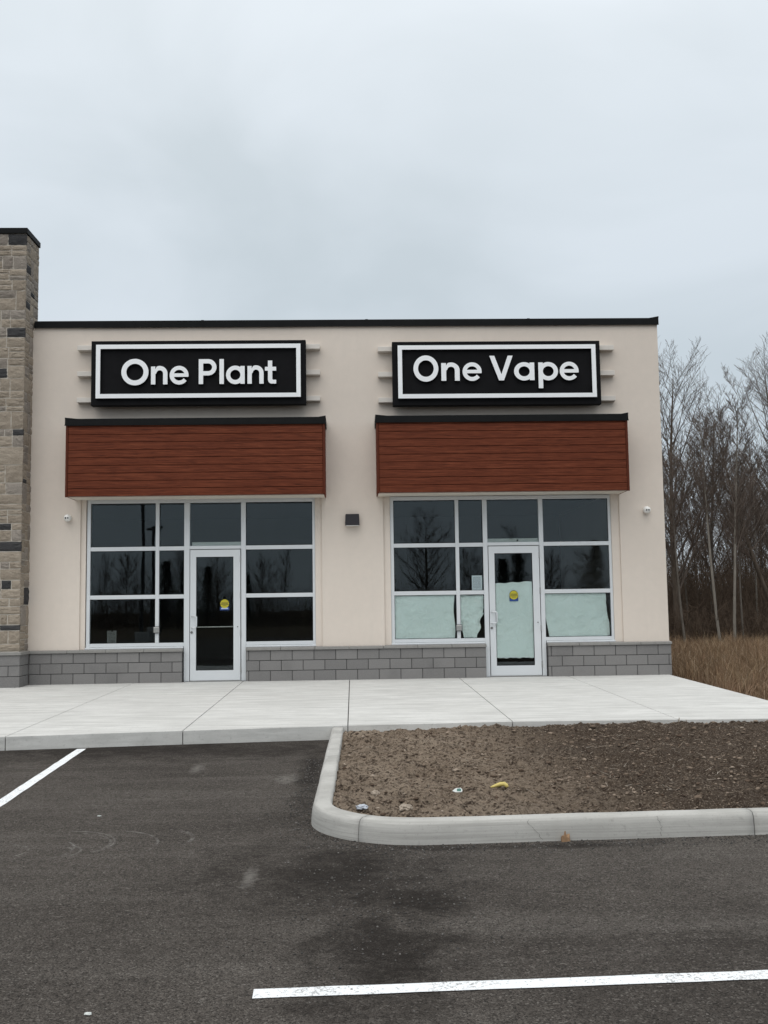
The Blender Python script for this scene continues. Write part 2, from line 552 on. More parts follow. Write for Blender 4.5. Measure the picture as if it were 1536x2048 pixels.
# paper and film
k = NT('paper'); w = k.world()
c = k.mix(k.ramp(k.noise(w, 5, 4, .6), [(.3, 0.), (.7, 1.)]), (.86, .925, .885), (.91, .965, .93))
k.P(Base_Color=c, Roughness=.85, Specular_IOR_Level=.15)
cr_ = k.n('ShaderNodeTexVoronoi', {'Vector': k.world((1, 1, 1.3)), 'Scale': 4.5}, feature='F1')
k.bump(k.math('ADD', k.noise(w, 4.5, 4, .6, 1.2), k.math('MULTIPLY', cr_.outputs['Distance'], .25)), .55, .07)
def printed(name, paper, ink, rows, gap):
    k = NT(name)
    tc = k.n('ShaderNodeTexCoord'); s3 = k.n('ShaderNodeSeparateXYZ', {0: tc.outputs['Generated']})
    row = k.math('FRACT', k.math('MULTIPLY', s3.outputs[2], rows))
    on = k.math('LESS_THAN', row, gap)
    word = k.noise(k.n('ShaderNodeMapping', {0: tc.outputs['Generated'], 'Scale': (22, 1, rows * 1.0)}).outputs[0], 1.0, 2)
    on = k.math('MULTIPLY', on, k.math('GREATER_THAN', word, .42))
    mx = k.math('MULTIPLY', k.math('GREATER_THAN', s3.outputs[0], .12), k.math('LESS_THAN', s3.outputs[0], .88))
    mz = k.math('MULTIPLY', k.math('GREATER_THAN', s3.outputs[2], .12), k.math('LESS_THAN', s3.outputs[2], .93))
    on = k.math('MULTIPLY', on, k.math('MULTIPLY', mx, mz))
    k.P(Base_Color=k.mix(k.math('MULTIPLY', on, .8), paper, ink), Roughness=.7)
printed('notice_sheet', (.76, .80, .82), (.20, .24, .28), 14, .45)
printed('card_sheet', (.15, .155, .15), (.03, .03, .03), 9, .45)

# glass: clear float with real reflection, slightly wavy
k = NT('glass')
k.t.nodes.remove(k.p)
w = k.world()
b = k.n('ShaderNodeBump', {'Height': k.noise(k.world((1, 1, .55)), 1.9, 2, .4), 'Strength': .022, 'Distance': .02})
fr = k.n('ShaderNodeFresnel', {'IOR': 1.42, 'Normal': b.outputs[0]})
gl = k.n('ShaderNodeBsdfGlossy', {'Color': (.84, .94, 1.0), 'Roughness': 0.0, 'Normal': b.outputs[0]})
tr = k.n('ShaderNodeBsdfTransparent', {'Color': (.978, .998, .988)})
mx = k.n('ShaderNodeMixShader', {0: fr.outputs[0], 1: tr.outputs[0], 2: gl.outputs[0]})
k.t.links.new(mx.outputs[0], k.out.inputs['Surface'])

simple('banana_yellow', (.52, .42, .13), .6, var=.2, scale=30)
simple('banana_brown', (.06, .04, .02), .8)
simple('litter_white', (.52, .54, .52), .6)
simple('litter_green', (.03, .12, .10), .5)
simple('litter_blue', (.40, .43, .48), .4)
simple('raw_wood', (.26, .16, .09), .9, var=.3, scale=25)
simple('pebble', (.30, .25, .20), .9, var=.2, scale=20)

M = MATS
rng = random.Random(11)
nrng = np.random.default_rng(7)

# ------------------------------------------------------------------ ground, lot, pavement
def sheet(name, pts, z, mat, kind='structure'):
    return tag(mesh_obj(name, [(x, y, z) for x, y in pts], [tuple(range(len(pts)))], mat), kind=kind)


ZA = -0.25
sheet('ground', [(-400, -400), (400, -400), (400, 400), (-400, 400)], -0.30, M['ground'])
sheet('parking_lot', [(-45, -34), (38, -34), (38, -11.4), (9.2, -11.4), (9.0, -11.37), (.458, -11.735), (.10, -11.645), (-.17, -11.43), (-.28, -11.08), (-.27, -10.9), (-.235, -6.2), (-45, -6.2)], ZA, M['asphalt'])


def paint_line(p0, p1, wd):
    a, b = Vector(p0), Vector(p1)
    d = (b - a).normalized(); nrm = Vector((-d.y, d.x)) * wd / 2
    n = 40
    L, Rr_ = [], []
    for i in range(n + 1):
        q = a.lerp(b, i / n)
        j0 = rng.uniform(-.003, .003); j1 = rng.uniform(-.003, .003)
        L.append(q + nrm * (1 + j0 / wd * 2)); Rr_.append(q - nrm * (1 + j1 / wd * 2))
    vv = [(p.x, p.y, ZA + .004) for p in L] + [(p.x, p.y, ZA + .004) for p in Rr_]
    ff = [(i, i + n + 1, i + n + 2, i + 1) for i in range(n)]
    return tag(mesh_obj('parking_line', vv, ff, M['road_paint']), kind='structure')


paint_line((-3.085, -6.79), (-2.78, -12.2), .10)
paint_line((-.425, -14.318), (6.2, -14.11), .10)

# sidewalk: slabs as parts of a bed
SL = .014
XJ = [-9.9, -7.85, -5.86, -3.94, -1.99, -.08, 1.895, 3.872, 5.72]
YF = [-7.5, -7.28, -7.02, -6.79, -6.545, -6.345, -6.235, -6.33, -6.46]
sidewalk = tag(mesh_obj('sidewalk',
    [(XJ[i], YF[i] + .03, SL * YF[i] - .03) for i in range(9)] + [(XJ[i], .05, -.03) for i in range(9)] +
    [(XJ[i], YF[i] + .03, -.32) for i in range(9)],
    [(i, i + 1, i + 10, i + 9) for i in range(8)] + [(i + 18, i + 19, i + 1, i) for i in range(8)], M['joint_dark']), kind='structure')


def slab(x0, x1, y00, y01, y1):
    g = .0055
    a, b = x0 + g, x1 - g
    top = [(a, y00, SL * y00), (b, y01, SL * y01), (b, y1, SL * y1), (a, y1, SL * y1)]
    bot = [(p[0], p[1], -.32) for p in top]
    mb = MB().add(bot + top, [(0, 3, 2, 1), (4, 5, 6, 7), (0, 1, 5, 4), (1, 2, 6, 5), (2, 3, 7, 6), (3, 0, 4, 7)])
    o = mb.build('slab', M['concrete'], sidewalk)
    bm = bmesh.new(); bm.from_mesh(o.data)
    es = [e for e in bm.edges if all(v.co.z > -.3 for v in e.verts)]
    fr_ = [e for e in es if all(v.co.y < -4 for v in e.verts)]
    ot = [e for e in es if e not in fr_]
    bmesh.ops.bevel(bm, geom=ot, offset=.004, segments=1, affect='EDGES')
    bm.to_mesh(o.data); bm.free()
    bm = bmesh.new(); bm.from_mesh(o.data)
    es = [e for e in bm.edges if all(v.co.z > -.3 and v.co.y < min(y00, y01) + .3 for v in e.verts) and e.calc_length() > 1.0 and e.calc_face_angle(0) > .8]
    if es:
        bmesh.ops.bevel(bm, geom=es, offset=.018, segments=3, affect='EDGES')
    bm.to_mesh(o.data); bm.free()
    return o


for i in range(8):
    if i < 5:
        slab(XJ[i], XJ[i + 1], YF[i], YF[i + 1], -2.10 - .008)
        slab(XJ[i], XJ[i + 1], -2.10 + .008, -2.10 + .008, .02)
    else:
        slab(XJ[i], XJ[i + 1], YF[i], YF[i + 1], .02)
# apron tooled along the left half reads as a joint; the rest is one pour

# island kerb
kerb = tag(empty('kerb', (0, -11, ZA)), kind='structure')
path = []
for i in range(20):
    t = i / 19
    path.append((-.281 + (-.322 + .281) * t, -6.365 + (-11.0 + 6.365) * t))
for i in range(1, 17):
    a = math.pi + i / 16 * math.pi / 2
    path.append((.458 + .78 * math.cos(a), -11.0 + .78 * math.sin(a)))
for i in range(1, 50):
    t = i / 49
    path.append((.458 + 8.6 * t, -11.78 + .041 * 8.6 * t))
plen = [0]
for i in range(1, len(path)):
    plen.append(plen[-1] + math.dist(path[i], path[i - 1]))


def pat(s):
    for i in range(1, len(path)):
        if plen[i] >= s:
            t = (s - plen[i - 1]) / (plen[i] - plen[i - 1])
            p = Vector(path[i - 1]).lerp(Vector(path[i]), t)
            break
    else:
        p = Vector(path[-1]); i = len(path) - 1
    a = Vector(path[max(i - 2, 0)]); b = Vector(path[min(i + 1, len(path) - 1)])
    d = (b - a).normalized()
    return p, Vector((-d.y, d.x))       # left normal = inward


PROF = [(-.004, -.34), (-.002, -.22), (.006, -.150), (.013, -.124), (.026, -.108), (.048, -.100), (.125, -.098), (.143, -.102), (.150, -.116), (.152, -.34)]


def s_at(pred):
    for i, p in enumerate(path):
        if pred(p):
            return plen[i]
s_line = plen[35]
cuts = [0.0, 2.35, s_line - .47, s_line + 2.22, s_line + 4.6, s_line + 7.0, plen[-1]]
for ci in range(len(cuts) - 1):
    s0, s1 = cuts[ci] + .003, cuts[ci + 1] - .003
    n = max(4, int((s1 - s0) / .06))
    vv, ff = [], []
    for i in range(n + 1):
        s = s0 + (s1 - s0) * i / n
        p, nm = pat(s)
        wob = noise.noise(Vector((s * .9, 3.1, 0))) * .006 + noise.noise(Vector((s * 6, 7.1, 0))) * .002
        for u, z in PROF:
            q = p + nm * (u + wob)
            vv.append((q.x, q.y + 11, z - ZA + noise.noise(Vector((s * 3, u * 12, 1))) * .0025))
    k_ = len(PROF)
    for i in range(n):
        for j in range(k_ - 1):
            ff.append((i * k_ + j, (i + 1) * k_ + j, (i + 1) * k_ + j + 1, i * k_ + j + 1))
    ff.append(tuple(range(k_))); ff.append(tuple(n * k_ + j for j in range(k_))[::-1])
    o = mesh_obj('kerb_segment', vv, ff, M['kerb_concrete'], kerb)
    bm = bmesh.new(); bm.from_mesh(o.data); bmesh.ops.recalc_face_normals(bm, faces=bm.faces[:]); bm.to_mesh(o.data); bm.free()
    for p in o.data.polygons:
        p.use_smooth = len(p.vertices) == 4

# hairline cracks in the kerb face
def kerb_crack(s):
    mb = MB(); prev = None
    ss = s; zc = -.106; pts = []
    while zc > -.25:
        p, nm = pat(ss)
        q = p - nm * .0015
        pts.append((q.x, q.y + 11, zc - ZA))
        ss += rng.uniform(-.016, .020); zc -= .012
    vv = []
    for q in pts:
        wd = rng.uniform(.0005, .0013); vv += [(q[0] - wd, q[1] - .001, q[2]), (q[0] + wd, q[1] - .001, q[2])]
    mesh_obj('crack', vv, [(2 * i, 2 * i + 1, 2 * i + 3, 2 * i + 2) for i in range(len(pts) - 1)], M['joint_dark'], kerb)
kerb_crack(s_line + .69); kerb_crack(s_line + 1.55)

# planting bed
def bed_h(x, y):
    t = min(max((y + 11.75) / 5.4, 0), 1)
    h = -.125 - .03 * t
    h += .055 * math.exp(-((y + 6.9) / .55) ** 2) * min(max((x - .2) / 1.6, 0), 1)
    h -= .05 * math.exp(-((y + 6.35) / .12) ** 2)
    e = min((x + .17) / .25, 1.0) if x < .08 else 1.0
    h -= .03 * (1 - max(e, 0))
    v = Vector((x, y, 0))
    h += noise.fractal(v * 1.1, .9, 2.1, 3) * .030
    f2 = noise.fractal(v * 5.0 + Vector((9, 2, 0)), .8, 2.2, 4)
    h += f2 * .046 * (1.0 if x < 2.6 else .8)
    h += abs(noise.noise(v * 13 + Vector((3, 8, 1)))) * .042
    h += noise.noise(v * 34) * .010
    h = max(h, -.205 + .12 * (h + .205))
    # raked down where it meets the kerb
    e = y - (-11.63 + .041 * max(x - .458, 0))
    e = min(e, x + .16)
    if x < .458 and y < -11.0:
        e = .63 - math.hypot(x - .458, y + 11.0)
    cap_ = -.112 + max(e - .02, 0) * .35
    return min(h, cap_)


xs = np.concatenate([np.arange(-.20, 5.4, .024), np.arange(5.4, 9.05, .12)])
ys = np.concatenate([np.arange(-11.72, -8.6, .024), np.arange(-8.6, -6.20, .034)])
nx, ny = len(xs), len(ys)
vv = []
inside = np.ones((ny, nx), bool)
for j, y in enumerate(ys):
    for i, x in enumerate(xs):
        lim_y = -11.70 + .041 * max(x - .458, 0)
        ok = y > lim_y
        if x < .458 and y < -11.0:
            ok = math.hypot(x - .458, y + 11.0) < .70
        inside[j, i] = ok
        vv.append((x, y, bed_h(x, y)))
ii = np.arange(nx * ny).reshape(ny, nx)
quad = np.stack([ii[:-1, :-1], ii[:-1, 1:], ii[1:, 1:], ii[1:, :-1]], -1).reshape(-1, 4)
okf = (inside[:-1, :-1] & inside[:-1, 1:] & inside[1:, 1:] & inside[1:, :-1]).reshape(-1)
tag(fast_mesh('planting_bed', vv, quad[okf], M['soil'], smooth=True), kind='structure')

# clods and grit on the bed (nobody could count them)
ICO_V, ICO_F = None, None
bm = bmesh.new(); bmesh.ops.create_icosphere(bm, subdivisions=1, radius=1.0)
ICO_V = np.array([v.co[:] for v in bm.verts]); ICO_F = np.array([[v.index for v in f.verts] for f in bm.faces]); bm.free()


def lumps(name, pts, size, mat, flat=.65, jit=.3):
    n = len(pts)
    S = np.asarray(size)[:, None, None]
    V = ICO_V[None] * S * (1 + nrng.uniform(-jit, jit, (n, len(ICO_V), 1)))
    V = V * np.array([1, 1, flat]) * (1 + nrng.uniform(-.25, .35, (n, 1, 3)))
    a = nrng.uniform(0, 6.28, n); ca, sa = np.cos(a)[:, None], np.sin(a)[:, None]
    X = V[..., 0] * ca - V[..., 1] * sa; Y = V[..., 0] * sa + V[..., 1] * ca
    V = np.stack([X, Y, V[..., 2]], -1) + np.asarray(pts)[:, None, :]
    Fc = ICO_F[None] + (np.arange(n) * len(ICO_V))[:, None, None]
    return fast_mesh(name, V.reshape(-1, 3), Fc.reshape(-1, 3), mat)


pts, sz = [], []
while len(pts) < 9000:
    x = rng.uniform(-.12, 5.6); y = rng.uniform(-11.66, -6.36)
    if x < .458 and y < -11 and math.hypot(x - .458, y + 11) > .66: continue
    if y < -11.66 + .041 * max(x - .458, 0): continue
    s = min(.0035 + rng.expovariate(1 / .0045), .030)
    if rng.random() < .55 and noise.noise(Vector((x * 1.3, y * 1.3, 4))) < 0: continue
    pts.append((x, y, bed_h(x, y) + s * .15)); sz.append(s)
tag(lumps('soil_clods', pts, sz, M['clod'], .5, .5), 'brown soil clods and crumbs strewn over the planting bed', 'soil', kind='stuff')


def ribbons(name, base_p, ang, tilt, length, width, mat, bend=0.0):
    """thin straws: 3-sided prisms"""
    n = len(base_p)
    bp = np.asarray(base_p); d = np.stack([np.cos(ang) * np.cos(tilt), np.sin(ang) * np.cos(tilt), np.sin(tilt)], -1)
    return tubes(name, np.concatenate([bp, bp + d * np.asarray(length)[:, None], np.asarray(width)[:, None], np.asarray(width)[:, None] * .6], 1), 3, mat)


def tubes(name, segs, sides, mat, parent=None, smooth=True):
    segs = np.asarray(segs, dtype=float)
    p0, p1, r0, r1 = segs[:, 0:3], segs[:, 3:6], segs[:, 6], segs[:, 7]
    d = p1 - p0; L = np.linalg.norm(d, axis=1, keepdims=True); d = d / np.maximum(L, 1e-9)
    ref = np.where(np.abs(d[:, 2:3]) > .9, np.array([[1., 0, 0]]), np.array([[0, 0, 1.]]))
    u = np.cross(d, ref); u /= np.linalg.norm(u, axis=1, keepdims=True); w_ = np.cross(d, u)
    a = np.arange(sides) * 2 * math.pi / sides
    ring = u[:, None, :] * np.cos(a)[None, :, None] + w_[:, None, :] * np.sin(a)[None, :, None]
    V = np.concatenate([p0[:, None] + ring * r0[:, None, None], p1[:, None] + ring * r1[:, None, None]], 1)
    f = np.array([[k, (k + 1) % sides, (k + 1) % sides + sides, k + sides] for k in range(sides)])
    Fc = f[None] + (np.arange(len(segs)) * 2 * sides)[:, None, None]
    return fast_mesh(name, V.reshape(-1, 3), Fc.reshape(-1, 4), mat, parent, smooth)


n = 1500
px = nrng.uniform(-.05, 5.6, n); py = nrng.uniform(-11.2, -6.45, n)
px = np.where(nrng.random(n) < .6, 1.5 + np.abs(px - 1.5) * .9 + .6, px)
keep = (px < 5.6) & ~((px < .5) & (py < -10.9))
px, py = px[keep], py[keep]
bp = np.array([(a, b, bed_h(a, b) + .004) for a, b in zip(px, py)])
n = len(bp)
tag(ribbons('straw_litter', bp, nrng.uniform(0, 6.28, n), nrng.uniform(-.1, .45, n), nrng.uniform(.015, .085, n), nrng.uniform(.0010, .0024, n), M['straw']),
    'pale straw and root bits scattered over the brown soil', 'straw', kind='stuff')

# loose grit along the kerb foot on the asphalt
pts, sz = [], []
for _ in range(2600):
    s = rng.uniform(1.5, s_line + 4.0)
    p, nm = pat(s)
    dd = .01 + abs(rng.gauss(0, .14))
    q = p - nm * dd
    r_ = rng.uniform(.002, .0065)
    pts.append((q.x, q.y, ZA + r_ * .4)); sz.append(r_)
for _ in range(900):
    r_ = rng.uniform(.002, .006)
    pts.append((rng.gauss(.1, .35), rng.gauss(-12.9, .6), ZA + r_ * .4)); sz.append(r_)
tag(lumps('loose_grit', pts, sz, M['gravel']), 'loose dark grit on the asphalt along the kerb foot', 'grit', kind='stuff')

# ------------------------------------------------------------------ building
shop = tag(empty('shop_building', (0, 0, 0)), 'single storey shop building with cream stucco walls, two glass storefronts and black roof edge', 'building')
XL, XR = -12.0, 5.75
ZT = 6.49
DEPTH = 12.0


def wall_panel(name, xs_, zs_, holes, y0, y1, mat, parent):
    """front wall with openings: grid of quads, front and back skins, reveals"""
    vv, ff, idx = [], [], {}
    def V(i, j, s):
        key = (i, j, s)
        if key not in idx:
            idx[key] = len(vv); vv.append((xs_[i], y0 if s == 0 else y1, zs_[j]))
        return idx[key]
    solid = {}
    for i in range(len(xs_) - 1):
        for j in range(len(zs_) - 1):
            cx, cz = (xs_[i] + xs_[i + 1]) / 2, (zs_[j] + zs_[j + 1]) / 2
            solid[i, j] = not any(a < cx < b and c_ < cz < d_ for a, b, c_, d_ in holes)
    for (i, j), sld in solid.items():
        if not sld: continue
        ff.append((V(i, j, 0), V(i + 1, j, 0), V(i + 1, j + 1, 0), V(i, j + 1, 0)))
        ff.append((V(i, j, 1), V(i, j + 1, 1), V(i + 1, j + 1, 1), V(i + 1, j, 1)))
        for di, dj, (a, b) in ((-1, 0, ((0, 0), (0, 1))), (1, 0, ((1, 1), (1, 0))), (0, -1, ((1, 0), (0, 0))), (0, 1, ((0, 1), (1, 1)))):
            if not solid.get((i + di, j + dj), False):
                ff.append((V(i + a[0], j + a[1], 0), V(i + b[0], j + b[1], 0), V(i + b[0], j + b[1], 1), V(i + a[0], j + a[1], 1)))
    o = mesh_obj(name, vv, ff, mat, parent)
    bm = bmesh.new(); bm.from_mesh(o.data); bmesh.ops.recalc_face_normals(bm, faces=bm.faces[:]); bm.to_mesh(o.data); bm.free()
    return o


O1 = (-4.92, -.557); O2 = (.565, 4.917)
wall_panel('wall', [XL, O1[0], O1[1], O2[0], O2[1], XR], [-.2, .597, 3.32, ZT],
           [(O1[0], O1[1], -.3, 3.32), (O2[0], O2[1], -.3, 3.32)], 0.0, .32, M['stucco'], shop)
# recessed stucco returns beside the frames
for (a, b) in ((O1[0] + .001, -4.828), (-.682, O1[1] - .001), (O2[0] + .001, .688), (4.767, O2[1] - .001)):
    abox('window_return', a, b, .034, .30, .598, 3.318, M['stucco'], shop)
# side, rear walls and roof
abox('side_wall', XR - .32, XR, .3201, DEPTH, -.2, ZT, M['stucco'], shop)
abox('side_wall', XL, XL + .32, .3201, DEPTH, -.2, ZT, M['stucco'], shop)
abox('rear_wall', XL + .3201, XR - .3201, DEPTH - .3, DEPTH, -.2, ZT, M['stucco'], shop)
abox('roof', XL + .3201, XR - .3201, .3201, DEPTH - .3001, 5.6, 5.8, M['black_metal'], shop)
# interior
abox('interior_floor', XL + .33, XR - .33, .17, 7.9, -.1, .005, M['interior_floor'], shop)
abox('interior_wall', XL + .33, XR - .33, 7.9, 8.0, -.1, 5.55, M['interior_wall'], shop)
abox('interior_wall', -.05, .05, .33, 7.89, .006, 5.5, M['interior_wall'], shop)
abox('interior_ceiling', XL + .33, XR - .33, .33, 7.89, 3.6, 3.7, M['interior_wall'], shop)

# roof edge flashing
cp_mb = MB().box(-5.80, 5.775, -.035, .36, 6.492, 6.613).build('roof_coping', M['black_metal'], shop, bevel=.006)
MB().box(-5.80, 5.772, -.045, -.036, 6.480, 6.497).build('drip_edge', M['black_metal'], cp_mb)
for x in (-2.75, .28, 3.3):
    MB().box(x, x + .05, -.0395, .365, 6.498, 6.6165).build('coping_joint', M['black_metal'], cp_mb)
MB().add([(5.60, -.037, 6.612), (5.776, -.037, 6.612), (5.776, -.037, 6.645), (5.60, .30, 6.612), (5.776, .30, 6.612), (5.776, .30, 6.645)],
         [(0, 1, 2), (3, 5, 4), (0, 3, 4, 1), (1, 4, 5, 2), (2, 5, 3, 0)]).build('coping_end', M['black_metal'], cp_mb)
abox('roof_coping', XL - .02, -7.3, -.035, .36, 6.492, 6.613, M['black_metal'], shop, .006)

# block base
COURSE = [(-.02, .176), (.186, .358), (.368, .543)]
_blk = {}


def block_mesh(w_, h_):
    key = (round(w_, 3), round(h_, 3))
    if key not in _blk:
        o = MB().box(0, w_, 0, .10, 0, h_).build('block', M['cmu'], None, bevel=.006)
        COL.objects.unlink(o); _blk[key] = o.data
        bpy.data.objects.remove(o)
    return _blk[key]


def block_run(x0, x1, yf, parent, z_shift=0.0, pitch=.390, origin=-5.786):
    for ci, (z0, z1) in enumerate(COURSE):
        off = 0.0 if ci != 1 else pitch / 2
        i0 = math.floor((x0 - origin - off) / pitch)
        x = origin + off + i0 * pitch
        while x < x1 - .02:
            a, b = max(x + .005, x0), min(x + pitch - .005, x1)
            if b - a > .04:
                o = bpy.data.objects.new('block', block_mesh(b - a, z1 - z0))
                o.location = (a, yf + rng.uniform(-.0015, .0015), z0)
                link(o, parent)
            x += pitch


def base_run(x0, x1):
    bw = MB().box(x0, x1, -.046, -.002, -.2, .544).build('base_wall', M['mortar'], shop)
    block_run(x0, x1, -.056, bw)
    # cap stones
    n = max(1, round((x1 - x0) / .63)); wd = (x1 - x0) / n
    for i in range(n):
        a = x0 + i * wd + (.003 if i else -.004); b = x0 + (i + 1) * wd - (.003 if i < n - 1 else -.010)
        MB().add([(a, -.085, .546), (b, -.085, .546), (b, .03, .546), (a, .03, .546),
                  (a, -.085, .590), (b, -.085, .590), (b, .03, .606), (a, .03, .606)],
                 [(0, 3, 2, 1), (4, 5, 6, 7), (0, 1, 5, 4), (1, 2, 6, 5), (2, 3, 7, 6), (3, 0, 4, 7)]).build('cap_stone', M['cap_stone'], bw, bevel=.004)
    # body behind, closing under the frames
    return bw


base_run(-12.0, -7.32)
base_run(-5.79, -3.075)
base_run(-1.932, 2.388)
base_run(3.518, 5.765)
for (a, b) in ((-4.92, -3.075), (-1.932, -.557), (.565, 2.388), (3.518, 4.917)):
    abox('sill_backing', a + .002, b, .0305, .29, -.2, .60, M['mortar'], shop)


# storefronts
def storefront(xa, xb, mull, jl, jr, zt=3.305):
    """mull: x centre of plain mullion; jl, jr: (x0,x1) door jambs"""
    A = M['aluminium']; yf, yb = .060, .165
    fr_ = MB().box(xa, xa + .062, yf, yb, .606, zt).box(xb - .048, xb, yf, yb, .606, zt)
    fr_.box(xa + .062, xb - .048, yf + .002, yb, 3.238, zt)
    root = fr_.build('storefront_frame', A, shop, bevel=.003)
    for (a, b) in (jl, jr):
        MB().box(a, b, yf - .004, yb, .004, 3.237).build('door_jamb', A, root, bevel=.003)
    MB().box(mull - .033, mull + .033, yf - .002, yb, .704, 3.237).build('mullion', A, root, bevel=.003)
    # rails
    for (a, b) in ((xa + .0625, mull - .0335), (mull + .0335, jl[0] - .0005), (jr[1] + .0005, xb - .0485)):
        for (z0, z1) in ((1.497, 1.570), (2.370, 2.442)):
            MB().box(a, b, yf + .001, yb, z0, z1).build('transom_bar', A, root, bevel=.003)
    for (a, b) in ((xa + .0625, jl[0] - .0005), (jr[1] + .0005, xb - .0485)):
        MB().box(a, b, yf, yb, .640, .703).build('bottom_rail', A, root, bevel=.003)
    MB().box(jl[1] + .0005, jr[0] - .0005, yf, yb, 2.385, 2.445).build('door_head', A, root, bevel=.003)
    for (a, b) in ((xa - .005, jl[0] - .006), (jr[1] + .006, xb + .005)):
        MB().add([(a, .012, .607), (b, .012, .607), (b, .058, .607), (a, .058, .607), (a, .012, .624), (b, .012, .624), (b, .058, .638), (a, .058, .638)],
                 [(0, 3, 2, 1), (4, 5, 6, 7), (0, 1, 5, 4), (1, 2, 6, 5), (2, 3, 7, 6), (3, 0, 4, 7)]).build('sill', A, root)
    # panes
    cols = ((xa + .062, mull - .033), (mull + .033, jl[0]), (jr[1], xb - .048))
    for (a, b) in cols:
        for (z0, z1) in ((.703, 1.497), (1.570, 2.370), (2.442, 3.238)):
            dy = rng.uniform(-.0006, .0006)
            MB().add([(a - .012, .108 + dy, z0 - .012), (b + .012, .108 - dy, z0 - .012), (b + .012, .108 - dy, z1 + .012), (a - .012, .108 + dy, z1 + .012),
                      (a - .012, .114 + dy, z0 - .012), (b + .012, .114 - dy, z0 - .012), (b + .012, .114 - dy, z1 + .012), (a - .012, .114 + dy, z1 + .012)],
                     [(0, 1, 2, 3), (4, 7, 6, 5), (0, 4, 5, 1), (1, 5, 6, 2), (2, 6, 7, 3), (3, 7, 4, 0)]).build('pane', M['glass'], root)
            # black glazing gasket round each light
            g = MB(); t = .008
            g.box(a + .0005, b - .0005, .098, .1065, z0 + .0005, z0 + t).box(a + .0005, b - .0005, .098, .1065, z1 - t, z1 - .0005)
            g.box(a + .0005, a + t, .098, .1065, z0 + t, z1 - t).box(b - t, b - .0005, .098, .1065, z0 + t, z1 - t)
            g.build('gasket', M['black_metal'], root)
    a, b = jl[1], jr[0]
    MB().box(a - .01, b + .01, .108, .114, 2.44, 3.245).build('pane', M['glass'], root)
    return root


def door(xa, xb, bar):
    """aluminium storefront door, hinges on the right"""
    A = M['aluminium']
    z0, z1 = .022, 2.372
    y0, y1 = .052, .097
    ga, gb, gz0, gz1 = xa + .108, xb - .125, .200, 2.243
    mb = MB().box(xa, ga, y0, y1, z0, z1).box(gb, xb, y0, y1, z0, z1).box(ga, gb, y0, y1, z0, gz0).box(ga, gb, y0, y1, gz1, z1)
    d_ = mb.build('door', A, shop)
    bm = bmesh.new(); bm.from_mesh(d_.data); bmesh.ops.remove_doubles(bm, verts=bm.verts[:], dist=1e-4)
    bm.to_mesh(d_.data); bm.free()
    MB().box(ga - .01, gb + .01, .072, .078, gz0 - .01, gz1 + .01).build('pane', M['glass'], d_)
    g = MB(); t = .008
    g.box(ga + .0005, gb - .0005, .058, .071, gz0 + .0005, gz0 + t).box(ga + .0005, gb - .0005, .058, .071, gz1 - t, gz1 - .0005)
    g.box(ga + .0005, ga + t, .058, .071, gz0 + t, gz1 - t).box(gb - t, gb - .0005, .058, .071, gz0 + t, gz1 - t)
    g.build('gasket', M['black_metal'], d_)
    # offset pull handle
    hx = xa + .035
    MB().tube([(hx, y0 + .004, 1.178), (hx, y0 - .05, 1.178), (hx + .03, y0 - .055, 1.178), (hx + .075, y0 - .055, 1.176), (hx + .088, y0 - .055, 1.155),
               (hx + .088, y0 - .055, .995), (hx + .075, y0 - .055, .974), (hx + .03, y0 - .055, .972), (hx, y0 - .05, .972), (hx, y0 + .004, .972)], .0125, 8).build('handle', A, d_, smooth=True)
    MB().lathe([(.022, .006), (.022, -.012), (.014, -.016), (.012, -.017)], (hx - .006, y0 - .002, .885)).build('lock', M['dark_steel'], d_)
    MB().lathe([(.011, .006), (.011, -.006)], (xb - .05, y0 - .002, .974)).build('bolt', M['dark_steel'], d_)
    for hz in (.22, .87, 1.55, 2.20):
        MB().tube([(xb + .004, y0 - .006, hz - .055), (xb + .004, y0 - .006, hz + .055)], .010, 8).build('hinge', M['steel'], d_)
    if bar:
        MB().tube([(ga - .03, .115, .974), (gb + .03, .115, .974)], .013, 8).build('push_bar', M['steel'], d_)
        MB().box(ga - .05, ga - .02, .096, .13, .95, 1.0).build('bar_bracket', M['steel'], d_)
    MB().box(xa - .02, xb + .02, .03, .16, .004, .018).build('threshold', M['steel'], d_)
    return d_


s1 = storefront(-4.815, -.684, -3.546, (-3.062, -2.962), (-2.030, -1.945))
s2 = storefront(.690, 4.766, 1.917, (2.392, 2.474), (3.428, 3.506))
d1 = door(-2.950, -2.044, True)
d2 = door(2.486, 3.414, False)
# door operators seen through the transom lights
for a, b, dd in ((-2.93, -2.035, d1), (2.478, 3.424, d2)):
    MB().box(a, b, .135, .26, 2.446, 2.518).build('door_operator', M['operator_pale'], dd, bevel=.006)
MB().lathe([(.018, .006), (.018, -.006)], (3.04, .134, 2.482)).build('sensor', M['lens_black'], d2)


